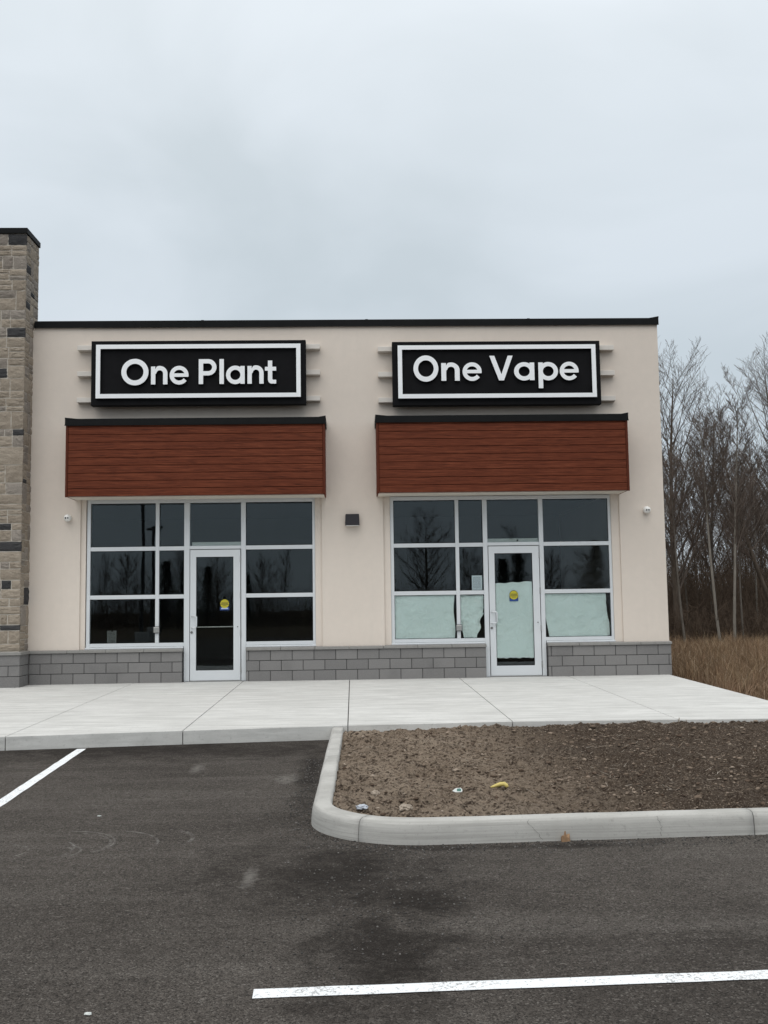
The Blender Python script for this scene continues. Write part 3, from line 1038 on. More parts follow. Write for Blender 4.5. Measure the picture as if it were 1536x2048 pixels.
# canopies
def canopy(xa, xb, zb):
    zt = zb + 1.262
    pj = -.65
    sof = MB().box(xa + .03, xb - .03, pj + .032, -.001, zb + .004, zb + .03).build('soffit', M['soffit'], None)
    can = MB().box(xa + .03, xb - .03, pj + .03, -.001, zb + .031, zt - .001).build('canopy', M['plank_trim'], shop)
    sof.parent = can
    n = 9
    first = .085
    pitch = (1.262 - first) / (n - 1 + .0)
    zlev = [zb]
    ph = 1.262 / 9.2
    while zlev[-1] < zt - .02:
        zlev.append(min(zlev[-1] + ph, zt))
    for i in range(len(zlev) - 1):
        z0, z1 = zlev[i] + .0035, zlev[i + 1] - .0035
        if z1 - z0 < .02: continue
        prof = [(0, 0), (0, 1)]
        o = MB().box(xa + .045, xb - .045, pj + .004, pj + .0295, z0 - 0, z1).build('plank', M['plank'], can, bevel=.005)
        for (sx_, ex) in ((xa + .004, xa + .0295), (xb - .0295, xb - .004)):
            MB().box(sx_, ex, pj + .04, -.002, z0, z1).build('plank', M['plank'], can, bevel=.004)
    for x in (xa, xb - .042):
        MB().box(x, x + .042, pj, pj + .0385, zb - .002, zt).build('corner_trim', M['plank_trim'], can, bevel=.003)
    MB().box(xa + .001, xb - .001, pj + .001, pj + .030, zb - .006, zb - .0025).build('edge_trim', M['plank_trim'], can)
    cap = MB().box(xa - .014, xb + .014, pj - .016, -.001, zt, zt + .118).build('canopy_coping', M['black_metal'], can, bevel=.005)
    MB().box(xa - .018, xb + .018, pj - .024, pj - .017, zt - .006, zt + .012).build('drip_edge', M['black_metal'], cap)
    for (a, b, zz) in ((xa - .014, xa + .20, 0), (xb + .014, xb - .12, 1)):
        MB().add([(a, pj - .016, zt + .117), (b, pj - .016, zt + .117), (a, pj - .016, zt + .140), (a, -.002, zt + .117), (b, -.002, zt + .117), (a, -.002, zt + .140)],
                 [(0, 1, 2), (3, 5, 4), (0, 3, 4, 1), (1, 4, 5, 2), (2, 5, 3, 0)]).build('coping_end', M['black_metal'], cap)
    return can


canopy(-5.028, -.468, 3.292)
canopy(.442, 4.950, 3.302)


# ------------------------------------------------------------------ stone pillar
PX1 = -5.822; PX0 = -7.30; PYF = -.48; PYB = .28; PZT = 8.105
pil = tag(empty('stone_pillar', ((PX0 + PX1) / 2, -.1, 0)), 'tall stone clad pillar with dark accent stones and black cap beside the cream wall', 'pillar')
PO = Vector(pil.location)


def pbox(name, x0, x1, y0, y1, z0, z1, mat, bevel=0., parent=None):
    return MB().box(x0 - PO.x, x1 - PO.x, y0 - PO.y, y1 - PO.y, z0, z1).build(name, mat, parent or pil, bevel=bevel)


core = pbox('core', PX0 + .012, PX1 - .014, PYF + .014, PYB, -.2, PZT, M['stone_mortar'])
# rock faced stone meshes, unit size, shared
STONE = []
for sidx in range(10):
    g = 5
    r2 = random.Random(100 + sidx)
    vv, ff = [], []
    for j in range(g + 1):
        for i in range(g + 1):
            u, v = i / g, j / g
            edge = (i in (0, g)) or (j in (0, g))
            yy = -r2.uniform(.35, 1.0) if not edge else -r2.uniform(.0, .22)
            ju = r2.uniform(-.02, .02) if i in (0, g) else r2.uniform(-.04, .04)
            jv = r2.uniform(-.02, .02) if j in (0, g) else r2.uniform(-.04, .04)
            vv.append((u + ju, yy, v + jv))
    for j in range(g):
        for i in range(g):
            a = j * (g + 1) + i
            ff.append((a, a + 1, a + g + 2, a + g + 1))
    bi = len(vv)
    ring = [i for i in range(g + 1)] + [(j + 1) * (g + 1) - 1 for j in range(1, g + 1)] + [g * (g + 1) + i for i in range(g - 1, -1, -1)] + [j * (g + 1) for j in range(g - 1, 0, -1)]
    for r_ in ring:
        vv.append((vv[r_][0], 1.6, vv[r_][2]))
    L = len(ring)
    for q in range(L):
        ff.append((ring[q], bi + q, bi + (q + 1) % L, ring[(q + 1) % L]))
    me = bpy.data.meshes.new('stone'); me.from_pydata(vv, [], ff)
    me.materials.append(M['stone_tan']); me.update()
    STONE.append(me)


def stone(loc, wd, ht, dp, side, mat):
    me = STONE[rng.randrange(len(STONE))]
    o = bpy.data.objects.new('stone', me)
    link(o, pil)
    o.location = Vector(loc) - PO
    o.scale = (wd, dp, ht)
    if side:
        o.rotation_euler = (0, 0, math.pi / 2)
    o.material_slots[0].link = 'OBJECT'
    o.material_slots[0].material = mat
    return o


def ashlar(width, z0, z1, seed, narrow):
    """returns (u0,u1,za,zb) stones: courses with jumpers"""
    r2 = random.Random(seed); out = []
    z = z0
    while z < z1 - .04:
        H = r2.choice([.24, .28, .32, .20, .36])
        if z + H > z1 - .12: H = z1 - z
        u = 0.0
        while u < width - .03:
            wd = r2.uniform(.16, .44) if not narrow else r2.uniform(.14, .34)
            if width - u - wd < .13: wd = width - u
            if H > .17 and r2.random() < .62:
                # split in two beds
                s_ = r2.choice([.36, .5, .62])
                out.append((u, u + wd, z, z + H * s_))
                if wd > .3 and r2.random() < .6:
                    h2 = r2.uniform(.35, .65)
                    out.append((u, u + wd * h2, z + H * s_, z + H)); out.append((u + wd * h2, u + wd, z + H * s_, z + H))
                else:
                    out.append((u, u + wd, z + H * s_, z + H))
            else:
                out.append((u, u + wd, z, z + H))
            u += wd
        z += H
    return out


ZB0 = .612
J = .0072
dark_front = [(-6.02, 7.98), (-5.90, 6.28), (-6.20, 5.50), (-5.90, 4.55), (-6.06, 2.83), (-6.13, 1.85), (-5.93, 2.42), (-6.17, .98), (-6.9, 6.9), (-7.1, 3.5)]
front = ashlar(PX1 - PX0 - .07, ZB0, PZT, 5, False)
fs = [(PX0 + .035 + a, PX0 + .035 + b, c_, d_) for a, b, c_, d_ in front]
dark_set = set()
for dx_, dz_ in dark_front:
    best = min(range(len(fs)), key=lambda q: (0 if fs[q][0] <= dx_ <= fs[q][1] else 1) * .4 + abs((fs[q][2] + fs[q][3]) / 2 - dz_) + (fs[q][3] - fs[q][2]) * .2)
    dark_set.add(best)
for q, (a, b, c_, d_) in enumerate(fs):
    edge = b > PX1 - .04
    if edge: b = PX1 - .005
    mat = M['stone_dark'] if q in dark_set else (M['stone_tan'] if rng.random() < .66 else M['stone_grey'])
    stone((a + J, PYF + .0115, c_ + J), b - a - 2 * J + (J if edge else 0), d_ - c_ - 2 * J, .020, False, mat)
side = ashlar(PYB - PYF - .04, ZB0, PZT, 9, True)
dark_side = [(.12, 7.45), (.14, 6.80), (.30, 1.62), (.45, 7.1), (.18, 3.6)]
ss = set()
for du, dz_ in dark_side:
    ss.add(min(range(len(side)), key=lambda q: (0 if side[q][0] <= du <= side[q][1] else 1) * .4 + abs((side[q][2] + side[q][3]) / 2 - dz_)))
for q, (a, b, c_, d_) in enumerate(side):
    if c_ < 6.4 and a > .50: continue
    mat = (M['stone_dark'] if rng.random() < .5 else M['stone_umber']) if q in ss else (M['stone_tan'] if rng.random() < .6 else M['stone_grey'])
    # local x runs +Y after the turn; outward is +X
    stone((PX1 - .0115, PYF + .042 + a + J, c_ + J), b - a - 2 * J, d_ - c_ - 2 * J, .018, True, mat)
pbox('pillar_coping', PX0 - .015, PX1 + .014, PYF - .018, PYB + .012, PZT + .002, PZT + .105, M['black_metal'], .006)
# block plinth
pb = pbox('plinth', PX0 - .02, PX1 + .022, PYF - .070, -.0475, -.2, .544, M['mortar'])
for ci, (z0, z1) in enumerate(COURSE):
    x = PX1 + .032
    first = True
    while x > PX0 - .02:
        w_ = .39 - .01
        if first and ci == 1: w_ = .19
        a = max(x - w_, PX0 - .03)
        if x - a > .04:
            o = bpy.data.objects.new('block', block_mesh(x - a, z1 - z0)); o.location = Vector((a, PYF - .080, z0)) - PO; link(o, pb)
        x = a - .01; first = False
    # return side
    y = PYF - .080 + .11
    wds = (.19, .24) if ci != 1 else (.30, .13)
    for w_ in wds:
        e = min(y + w_ - .01, -.06)
        if e - y > .03:
            o = MB().box(PX1 - .03 - PO.x, PX1 + .032 - PO.x, y - PO.y, e - PO.y, z0, z1).build('block', M['cmu'], pb, bevel=.006)
        y += w_
for (a, b) in ((PX0 - .05, -6.62), (-6.614, PX1 + .058)):
    pbox('cap_stone', a, b, PYF - .108, -.0865, .546, .600, M['cap_stone'], .006, pb)


# ------------------------------------------------------------------ signs
def arc(cx, cz, r, a0, a1, n=24, rz=None):
    rz = rz or r
    return [(cx + r * math.cos(math.radians(a0 + (a1 - a0) * i / n)), cz + rz * math.sin(math.radians(a0 + (a1 - a0) * i / n))) for i in range(n + 1)]


def glyph(ch):
    """outline (x,z) with holes, stroke widths as on the sign; returns (outer, holes, width)"""
    s = .079; xh = .332; H = .458
    if ch == 'O':
        R = .243; cz = H / 2
        return arc(R, cz, R, 0, 360, 56)[:-1], [arc(R, cz, .153, 0, 360, 48)[:-1]], 2 * R
    if ch == 'n':
        W = .296; ro = W / 2 * 1.02; Rr2 = (W - .018) / 2
        c = W - Rr2
        zc = xh - Rr2 + .006
        ri = Rr2 - s
        out = [(0, 0), (s, 0)]
        out += [(c - ri, zc - .02)] if False else []
        out += [(s, zc - .012)] + arc(c, zc, ri, 180, 0, 20)[1:] + [(W - s, 0), (W, 0)] + arc(c, zc, Rr2, 0, 112, 24) + [(s - .002, xh - .052), (s - .002, xh - .004), (0, xh - .004)]
        return out, [], W
    if ch == 'e':
        R = .172; r = R - .073; cz = R - .006; b1, b2 = -.030, .034
        xo = math.sqrt(R * R - b1 * b1); a0 = math.degrees(math.atan2(b1, xo))
        out = arc(R, cz, R, a0, 322, 48)
        ai = 326
        xi = math.sqrt(r * r - b1 * b1); al = 180 + math.degrees(math.atan2(-b1, xi))
        out += arc(R, cz, r, ai, al, 24)
        hb = math.degrees(math.asin(b2 / r))
        hole = arc(R, cz, r, hb, 180 - hb, 22)
        return out, [hole], 2 * R
    if ch == 'P':
        W = .318; R = .150; c = W - R; zc = H - R; r = R - s
        out = [(0, 0), (s, 0), (s, H - 2 * R)] + arc(c, zc, R, -90, 90, 26) + [(0, H)]
        hole = [(s, zc - r)] + arc(c, zc, r, -90, 90, 22) + [(s, zc + r)]
        return out, [hole], W
    if ch == 'l':
        return [(0, 0), (s, 0), (s, H), (0, H)], [], s
    if ch in 'ap':
        R = .170; W = .342; cz = R - .005; r = R - .077
        xs2 = W - s
        dz = math.sqrt(max(R * R - (xs2 - R) ** 2, 0)); aa = math.degrees(math.atan2(dz, xs2 - R))
        lo, hi = (0.0, xh - .004)
        pts_ = [(W, lo), (W, hi), (xs2, hi), (xs2, cz + dz)] + arc(R, cz, R, aa, 360 - aa, 44)[1:-1] + [(xs2, cz - dz), (xs2, lo)]
        hole = arc(R, cz, r, 0, 360, 36)[:-1]
        if ch == 'p':
            # mirror and grow the stem downward
            pts_ = [(W, -.150), (W, hi), (xs2, hi), (xs2, cz + dz)] + arc(R, cz, R, aa, 360 - aa, 44)[1:-1] + [(xs2, cz - dz), (xs2, -.150)]
            pts_ = [(W - x, z) for x, z in pts_][::-1]
            hole = [(W - x, z) for x, z in hole][::-1]
        return pts_, [hole], W
    if ch == 't':
        W = .205; sx0 = .055; sx1 = sx0 + s
        out = [(sx0 + .03, .012), (sx0 + .058, 0), (W, 0), (W, .070), (sx1 + .018, .070), (sx1 + .004, .078), (sx1, .092), (sx1, .238), (W, .238), (W, .310), (sx1, .310),
               (sx1, .425), (sx0, .425), (sx0, .310), (0, .310), (0, .238), (sx0, .238), (sx0, .075), (sx0 + .008, .036)]
        return out, [], W
    if ch == 'V':
        W = .425
        return [(W / 2 - .045, 0), (W / 2 + .045, 0), (W, H), (W - .091, H), (W / 2 + .002, .112), (.091, H), (0, H)], [], W


def letter(ch, x0, x1, zb, yb, yf, parent, sc_z=1.0):
    outer, holes, W = glyph(ch)
    sx_ = (x1 - x0) / W
    loops = [[(x0 + x * sx_, zb + z * sc_z) for x, z in lp] for lp in [outer] + holes]
    tris = tessellate_polygon([[Vector((x, z, 0)) for x, z in lp] for lp in loops])
    flat = [p for lp in loops for p in lp]
    n_ = len(flat)
    vv = [(x, yf, z) for x, z in flat] + [(x, yb, z) for x, z in flat]
    ff, fm = [], []
    def area(t):
        (ax, az), (bx, bz), (cx, cz) = [flat[q] for q in t]
        return (bx - ax) * (cz - az) - (cx - ax) * (bz - az)
    for t in tris:
        t = tuple(t)
        if area(t) < 0: t = t[::-1]
        ff.append(t); fm.append(0)
        ff.append(tuple(q + n_ for q in t[::-1])); fm.append(1)
    o_ = 0
    for lp in loops:
        L = len(lp)
        for q in range(L):
            a, b = o_ + q, o_ + (q + 1) % L
            ff.append((a, a + n_, b + n_, b)); fm.append(1)
        o_ += L
    return mesh_obj('letter', vv, ff, [M['sign_white'], M['sign_black']], parent, fmat=fm)


def sign(xa, xb, za, zb, rails_z, rx0, rx1, letters, zbase, label):
    o_ = tag(empty('shop_sign', ((xa + xb) / 2, -.12, za)), label, 'sign')
    O = Vector(o_.location)
    def fix(ob):
        ob.data.transform(Matrix.Translation(-O)); return ob
    box_ = MB().box(xa, xb, -.285, -.13, za, zb).build('sign_box', M['sign_black'], o_, bevel=.004); fix(box_)
    for z in rails_z:
        r_ = MB().box(rx0, rx1, -.129, -.0, z - .046, z + .044).build('mounting_rail', M['rail_cream'], o_, bevel=.004); fix(r_)
    # raised white border
    bx0, bx1, bz0, bz1 = xa + .098, xb - .092, za + .120, zb - .082
    t = .078
    vv = []
    for y in (-.345, -.284):
        for (x, z) in ((bx0, bz0), (bx1, bz0), (bx1, bz1), (bx0, bz1), (bx0 + t, bz0 + t), (bx1 - t, bz0 + t), (bx1 - t, bz1 - t), (bx0 + t, bz1 - t)):
            vv.append((x, y, z))
    ff, fm = [], []
    for q in range(4):
        p_ = (q + 1) % 4
        ff.append((q, p_, p_ + 4, q + 4)); fm.append(0)
        ff.append((q + 8, q + 12, p_ + 12, p_ + 8)); fm.append(1)
        ff.append((q, q + 8, p_ + 8, p_)); fm.append(1)
        ff.append((q + 4, p_ + 4, p_ + 12, q + 12)); fm.append(1)
    b_ = mesh_obj('border', vv, ff, [M['sign_white'], M['sign_black']], o_, fmat=fm); fix(b_)
    for ch, a, b in letters:
        fix(letter(ch, a, b, zbase, -.284, -.345, o_))
    return o_


def px1(p): return -4.135 + (p - 242) * .008977
def px2(p): return 1.143 + (p - 827) * .009130


L1 = [('O', 242, 296.3), ('n', 301.3, 334.2), ('e', 338.6, 376.4), ('P', 396.8, 432.4), ('l', 438.3, 447.2), ('a', 451.5, 489), ('n', 494.6, 527), ('t', 529.7, 552.3)]
L2 = [('O', 827, 876.7), ('n', 882.5, 919.2), ('e', 925, 963.3), ('V', 979.2, 1026.2), ('a', 1028.3, 1069.2), ('p', 1077.1, 1116.7), ('e', 1120, 1158.3)]
sign(-4.69, -.815, 4.98, 6.165, (6.085, 5.603, 5.118), -4.985, -.562, [(c_, px1(a), px1(b)) for c_, a, b in L1], 5.347,
     'black sign with white letters reading One Plant above the door without window paper')
sign(.762, 4.582, 4.936, 6.118, (6.03, 5.553, 5.075), .505, 4.888, [(c_, px2(a), px2(b)) for c_, a, b in L2], 5.375,
     'black sign with white letters reading One Vape above the papered windows')


# ------------------------------------------------------------------ fittings on the wall
def camera_dome(x, z, label):
    o_ = tag(empty('security_camera', (x, 0, z)), label, 'camera')
    MB().lathe([(.060, .002), (.060, -.018), (.054, -.024)], (0, 0, .004), n=24).build('base_plate', M['white_plastic'], o_, smooth=True)
    b_ = MB().lathe([(.052, -.0235), (.063, -.040), (.068, -.064), (.062, -.090), (.044, -.110), (.020, -.119), (.004, -.121)], (0, 0, -.004), n=24).build('housing', M['white_plastic'], o_, smooth=True)
    for dx in (-.019, .019):
        MB().lathe([(.015, .01), (.015, -.004), (.010, -.006)], (dx, -.116, -.008), n=12).build('lens', M['lens_black'], b_)
    return o_


camera_dome(-5.138, 2.976, 'white dome security camera on cream wall next to the stone pillar')
camera_dome(5.413, 3.004, 'white dome security camera on cream wall at the corner facing the trees')

wl = tag(empty('wall_light', (0, 0, 2.88)), 'dark grey boxy wall light on cream wall between the two storefronts', 'light')
MB().add([(-.125, 0.001, -.105), (.125, .001, -.105), (.125, .001, .105), (-.125, .001, .105),
          (-.132, -.15, -.105), (.132, -.15, -.105), (.120, -.085, .105), (-.120, -.085, .105)],
         [(0, 1, 2, 3), (4, 7, 6, 5), (0, 4, 5, 1), (1, 5, 6, 2), (2, 6, 7, 3), (3, 7, 4, 0)]).build('housing', M['bronze'], wl, bevel=.006)
MB().box(-.115, .115, -.140, -.01, -.112, -.1055).build('diffuser', M['white_plastic'], wl)


def push_plate(x, z, label):
    o_ = tag(empty('push_plate', (x, .056, z)), label, 'switch', 'door push plates')
    MB().box(-.060, .060, -.040, .0, -.060, .060).build('backbox', M['dark_bronze'], o_, bevel=.004)
    p_ = MB().box(-.050, .050, -.050, -.0405, -.050, .050).build('plate', M['steel'], o_, bevel=.003)
    MB().box(-.046, .046, -.056, -.0505, .040, .047).build('plate_lip', M['white_plastic'], p_)
    return o_


push_plate(-3.546, .938, 'square steel door push plate on mullion of the storefront without paper')
push_plate(1.917, .895, 'square steel door push plate on mullion between papered panes')


def sticker(x, z, label, navy):
    o_ = tag(empty('door_sticker', (x, .0715, z)), label, 'sticker')
    y = -.0012
    if navy:
        out = [(-.080, -.098), (.080, -.098), (.080, .02)] + [(.080 * math.cos(math.radians(a)), .02 + .080 * math.sin(math.radians(a))) for a in range(15, 180, 15)] + [(-.080, .02)]
        mesh_obj('backing', [(a, y, b) for a, b in out] + [(a, y + .0008, b) for a, b in out], [tuple(range(len(out))), tuple(range(2 * len(out) - 1, len(out) - 1, -1))], M['navy_film'], o_)
        abox('band', -.079, .079, y - .0012, y - .0002, -.097, -.052, M['blue_film'], o_)
        cz = .012
    else:
        abox('band', -.082, .082, y - .0012, y - .0002, -.104, -.045, M['blue_film'], o_)
        abox('print', -.062, .062, y - .0020, y - .0013, -.084, -.060, M['pale_ink'], o_)
        cz = .012
    r = .079
    pts_ = [(r * math.cos(2 * math.pi * q / 32), cz + r * math.sin(2 * math.pi * q / 32)) for q in range(32)]
    mesh_obj('disc', [(a, y - .0026, b) for a, b in pts_] + [(a, y - .0016, b) for a, b in pts_], [tuple(range(32)), tuple(range(63, 31, -1))] + [(q, q + 32, (q + 1) % 32 + 32, (q + 1) % 32) for q in range(32)], M['yellow_film'], o_)
    yi = y - .0036
    abox('stripe', -.078, .078, yi, yi + .0008, cz - .018, cz - .010, M['ink'], o_)
    abox('stripe', -.072, .072, yi, yi + .0008, cz + .024, cz + .028, M['ink'], o_)
    for q in range(6):      # block capitals too small to read: a row of strokes
        xx = -.056 + q * .020
        abox('stroke', xx, xx + .011, yi, yi + .0008, cz - .003, cz + .018, M['ink'], o_)
    for q in range(4):
        xx = -.034 + q * .018
        abox('stroke', xx, xx + .011, yi, yi + .0008, cz - .042, cz - .030, M['ink'], o_)
    return o_


sticker(-2.330, 1.378, 'round yellow sticker over blue band on the dark unpapered door', False)
sticker(2.936, 1.462, 'yellow and navy arched sticker on the papered glass door', True)


# paper behind the glass
def sheet_paper(name, left, right_, z0, z1, y, mat, label, amp=.012, seed=0, ztop=None, zbot=None, cat='paper', nx_=36, nz_=36):
    vv, ff = [], []
    for j in range(nz_ + 1):
        v = j / nz_
        for i in range(nx_ + 1):
            u = i / nx_
            zl = z0 + (zbot(u) if zbot else 0); zh_ = z1 + (ztop(u) if ztop else 0)
            z = zl + (zh_ - zl) * v
            x = left(z) + (right_(z) - left(z)) * u
            q = Vector((x * 2.2 + seed, z * 3.0, seed))
            yy = y + abs(noise.fractal(q, .7, 2.2, 4)) * amp + noise.noise(q * 4) * amp * .25
            vv.append((x, yy, z))
    for j in range(nz_):
        for i in range(nx_):
            a = j * (nx_ + 1) + i
            ff.append((a, a + 1, a + nx_ + 2, a + nx_ + 1))
    return tag(mesh_obj(name, vv, ff, mat, smooth=True), label, cat)


K = lambda c_: (lambda z: c_)
sheet_paper('window_paper', K(.748), lambda z: 1.845 + .012 * math.sin(z * 9), .706, 1.505, .120, M['paper'],
            'wide pale green paper sheet covering the lower pane left of the push plate', .022, 3.0)
sheet_paper('window_paper', lambda z: 1.948 + max(0, (1.02 - z)) * .22 + max(0, z - 1.44) * .3,
            lambda z: 2.385 - max(0, 1.25 - z) * .22 + .02 * math.sin(z * 23) * (1 if z < 1.15 else 0) - max(0, z - 1.46) * .3, .712, 1.497, .122, M['paper'],
            'crumpled narrow paper sheet with curling edge beside the papered door', .060, 7.7, ztop=lambda u: -.02 * math.sin(u * math.pi))
sheet_paper('door_paper', lambda z: 2.596, lambda z: 3.288 - max(0, z - 1.3) * .03, .335, 1.69, .084, M['paper'],
            'tall pale green paper sheet with torn bottom edge covering the glass door', .020, 12.1,
            ztop=lambda u: .035 * u + .006 * math.sin(u * 17), zbot=lambda u: .004 * math.sin(u * 19) + .004 * math.sin(u * 37 + 1))
sheet_paper('window_paper', lambda z: 3.512 + max(0, 1.12 - z) * .165, lambda z: 4.655 - max(0, z - 1.40) * .22 + .01 * math.sin(z * 13), .708, 1.492, .122, M['paper'],
            'pale paper sheet with slanted left edge on the pane nearest the building corner', .030, 18.4)
sheet_paper('window_paper', lambda z: 4.60, lambda z: 4.70 - max(0, z - .95) * .22, .715, 1.10, .150, M['paper'],
            'small strip of paper behind the slanted sheet near the building corner', .02, 21.0, nx_=8, nz_=14)
o = MB().box(-.094, .094, -.0005, .0005, 0, .272).build('notice', M['notice_sheet'])
o.location = (2.272, .121, 1.572)
tag(o, 'white printed permit notice taped inside the pane beside the papered door', 'notice')
pts_ = [(-.082, 0), (.082, 0), (.082, .228), (.022, .228), (.004, .200), (-.014, .228), (-.082, .228)]
o = mesh_obj('counter_card', [(a, 0, b) for a, b in pts_] + [(a, .006, b) for a, b in pts_],
             [tuple(range(7)), tuple(range(13, 6, -1))] + [(q, q + 7, (q + 1) % 7 + 7, (q + 1) % 7) for q in range(7)], M['card_sheet'])
o.location = (-4.375, .155, .704)
tag(o, 'grey notched card with lines of print standing inside the dark window', 'notice')

# ------------------------------------------------------------------ litter
zb_ = bed_h(1.14, -10.40)
ban = tag(empty('banana', (1.14, -10.42, zb_ + .012)), 'yellow bruised banana lying on the brown soil bed', 'banana')
ban.scale = (.8, .8, .8)
pp = [(-.095, -.03, .010), (-.07, -.025, .016), (-.03, -.008, .024), (.015, .002, .034), (.05, 0, .034), (.068, -.012, .022), (.074, -.022, .004)]
MB().tube(pp, [.006, .012, .018, .022, .022, .020, .014], 10).build('skin', M['banana_yellow'], ban, smooth=True)
MB().tube([(-.118, -.034, .006), (-.094, -.030, .010)], [.004, .0065], 8).build('stem', M['banana_brown'], ban, smooth=True)
MB().tube([(.073, -.021, .008), (.077, -.026, -.008)], [.014, .010], 8).build('tip', M['banana_brown'], ban, smooth=True)

zb_ = bed_h(.79, -10.6)
lit = tag(empty('litter_label', (.79, -10.6, zb_ + .022)), 'small white rimmed label with green centre lying on the soil', 'litter')
lit.rotation_euler = (math.radians(30), 0, .1); lit.scale = (.72, .72, .72)
pts_ = [(-.060, -.010), (-.030, -.032), (.030, -.034), (.048, -.020), (.052, .010), (.040, .036), (-.010, .034), (-.035, .016)]
mesh_obj('rim', [(a, b, 0.0) for a, b in pts_] + [(a, b, -.003) for a, b in pts_],
         [tuple(range(8)), tuple(range(15, 7, -1))] + [(q, q + 8, (q + 1) % 8 + 8, (q + 1) % 8) for q in range(8)], M['litter_white'], lit)
pts_ = [(-.012, -.018), (.030, -.022), (.040, .008), (.030, .026), (-.004, .022)]
mesh_obj('centre', [(a, b, .0015) for a, b in pts_], [tuple(range(5))], M['litter_green'], lit)


def crumple(name, loc, size, mat, label, cat='litter', flat=.6, seed=1):
    bm = bmesh.new(); bmesh.ops.create_icosphere(bm, subdivisions=3, radius=1.0)
    for v in bm.verts:
        f_ = 1 + .45 * noise.noise(v.co * 2.2 + Vector((seed, 0, 0))) + .2 * noise.noise(v.co * 6 + Vector((0, seed, 0)))
        v.co = Vector((v.co.x * size * f_ * 1.3, v.co.y * size * f_, v.co.z * size * f_ * flat))
    me = bpy.data.meshes.new(name); bm.to_mesh(me); bm.free(); me.materials.append(mat)
    o = link(bpy.data.objects.new(name, me)); o.location = loc
    return tag(o, label, cat)


crumple('plastic_scrap', (.045, -11.22, bed_h(.045, -11.22) + .010), .030, M['litter_blue'], 'crumpled pale blue plastic scrap on soil by the kerb corner', seed=4)
crumple('stone_lump', (.345, -11.42, bed_h(.345, -11.42) + .012), .034, M['pebble'], 'pale brown stone lump resting on soil against the front kerb', 'stone', .8, 7)
crumple('stone_lump', (.155, -10.52, bed_h(.155, -10.52) + .012), .032, M['pebble'], 'pointed tan stone on soil above the blue plastic scrap', 'stone', .9, 9)
o = crumple('paper_chip', (-1.049, -14.483, ZA + .004), .011, M['litter_white'], 'tiny white chip lying on the asphalt near the long white line', 'litter', .35, 2)
crumple('paper_chip', (-1.95, -10.62, ZA + .004), .012, M['litter_white'], 'thin white flake on the asphalt behind the chalky tyre scuffs', 'litter', .25, 5)
# stakes
st = MB()
st.add([(-.03, -.012, 0), (.028, -.012, 0), (.028, .012, 0), (-.03, .012, 0), (-.028, -.012, .045), (.02, -.012, .03), (.028, .012, .052), (-.03, .012, .03)],
       [(0, 3, 2, 1), (4, 5, 6, 7), (0, 1, 5, 4), (1, 2, 6, 5), (2, 3, 7, 6), (3, 0, 4, 7)])
st.add([(-.012, -.013, .028), (.004, -.013, .028), (.004, .01, .028), (-.012, .01, .028), (-.008, -.008, .072), (-.002, -.008, .075), (-.002, .002, .07), (-.008, .002, .07)],
       [(0, 3, 2, 1), (4, 5, 6, 7), (0, 1, 5, 4), (1, 2, 6, 5), (2, 3, 7, 6), (3, 0, 4, 7)])
o = st.build('stake_stub', M['raw_wood']); o.location = (1.385, -11.765, ZA - .004)
tag(o, 'broken wooden stake stub at the foot of the front kerb face', 'stake')
for (x, tilt, lab) in ((3.84, .06, 'thin upright wooden stake against the sidewalk edge above the soil'), (3.95, -.22, 'thin leaning pale stake stuck in soil by the sidewalk edge')):
    o = MB().tube([(0, 0, -.05), (0, 0, .06), (.004, .002, .10)], [.006, .006, .004], 6).build('garden_stake', M['straw'])
    o.location = (x, -6.44, bed_h(x, -6.44)); o.rotation_euler = (0, tilt, 0)
    tag(o, lab, 'stake')


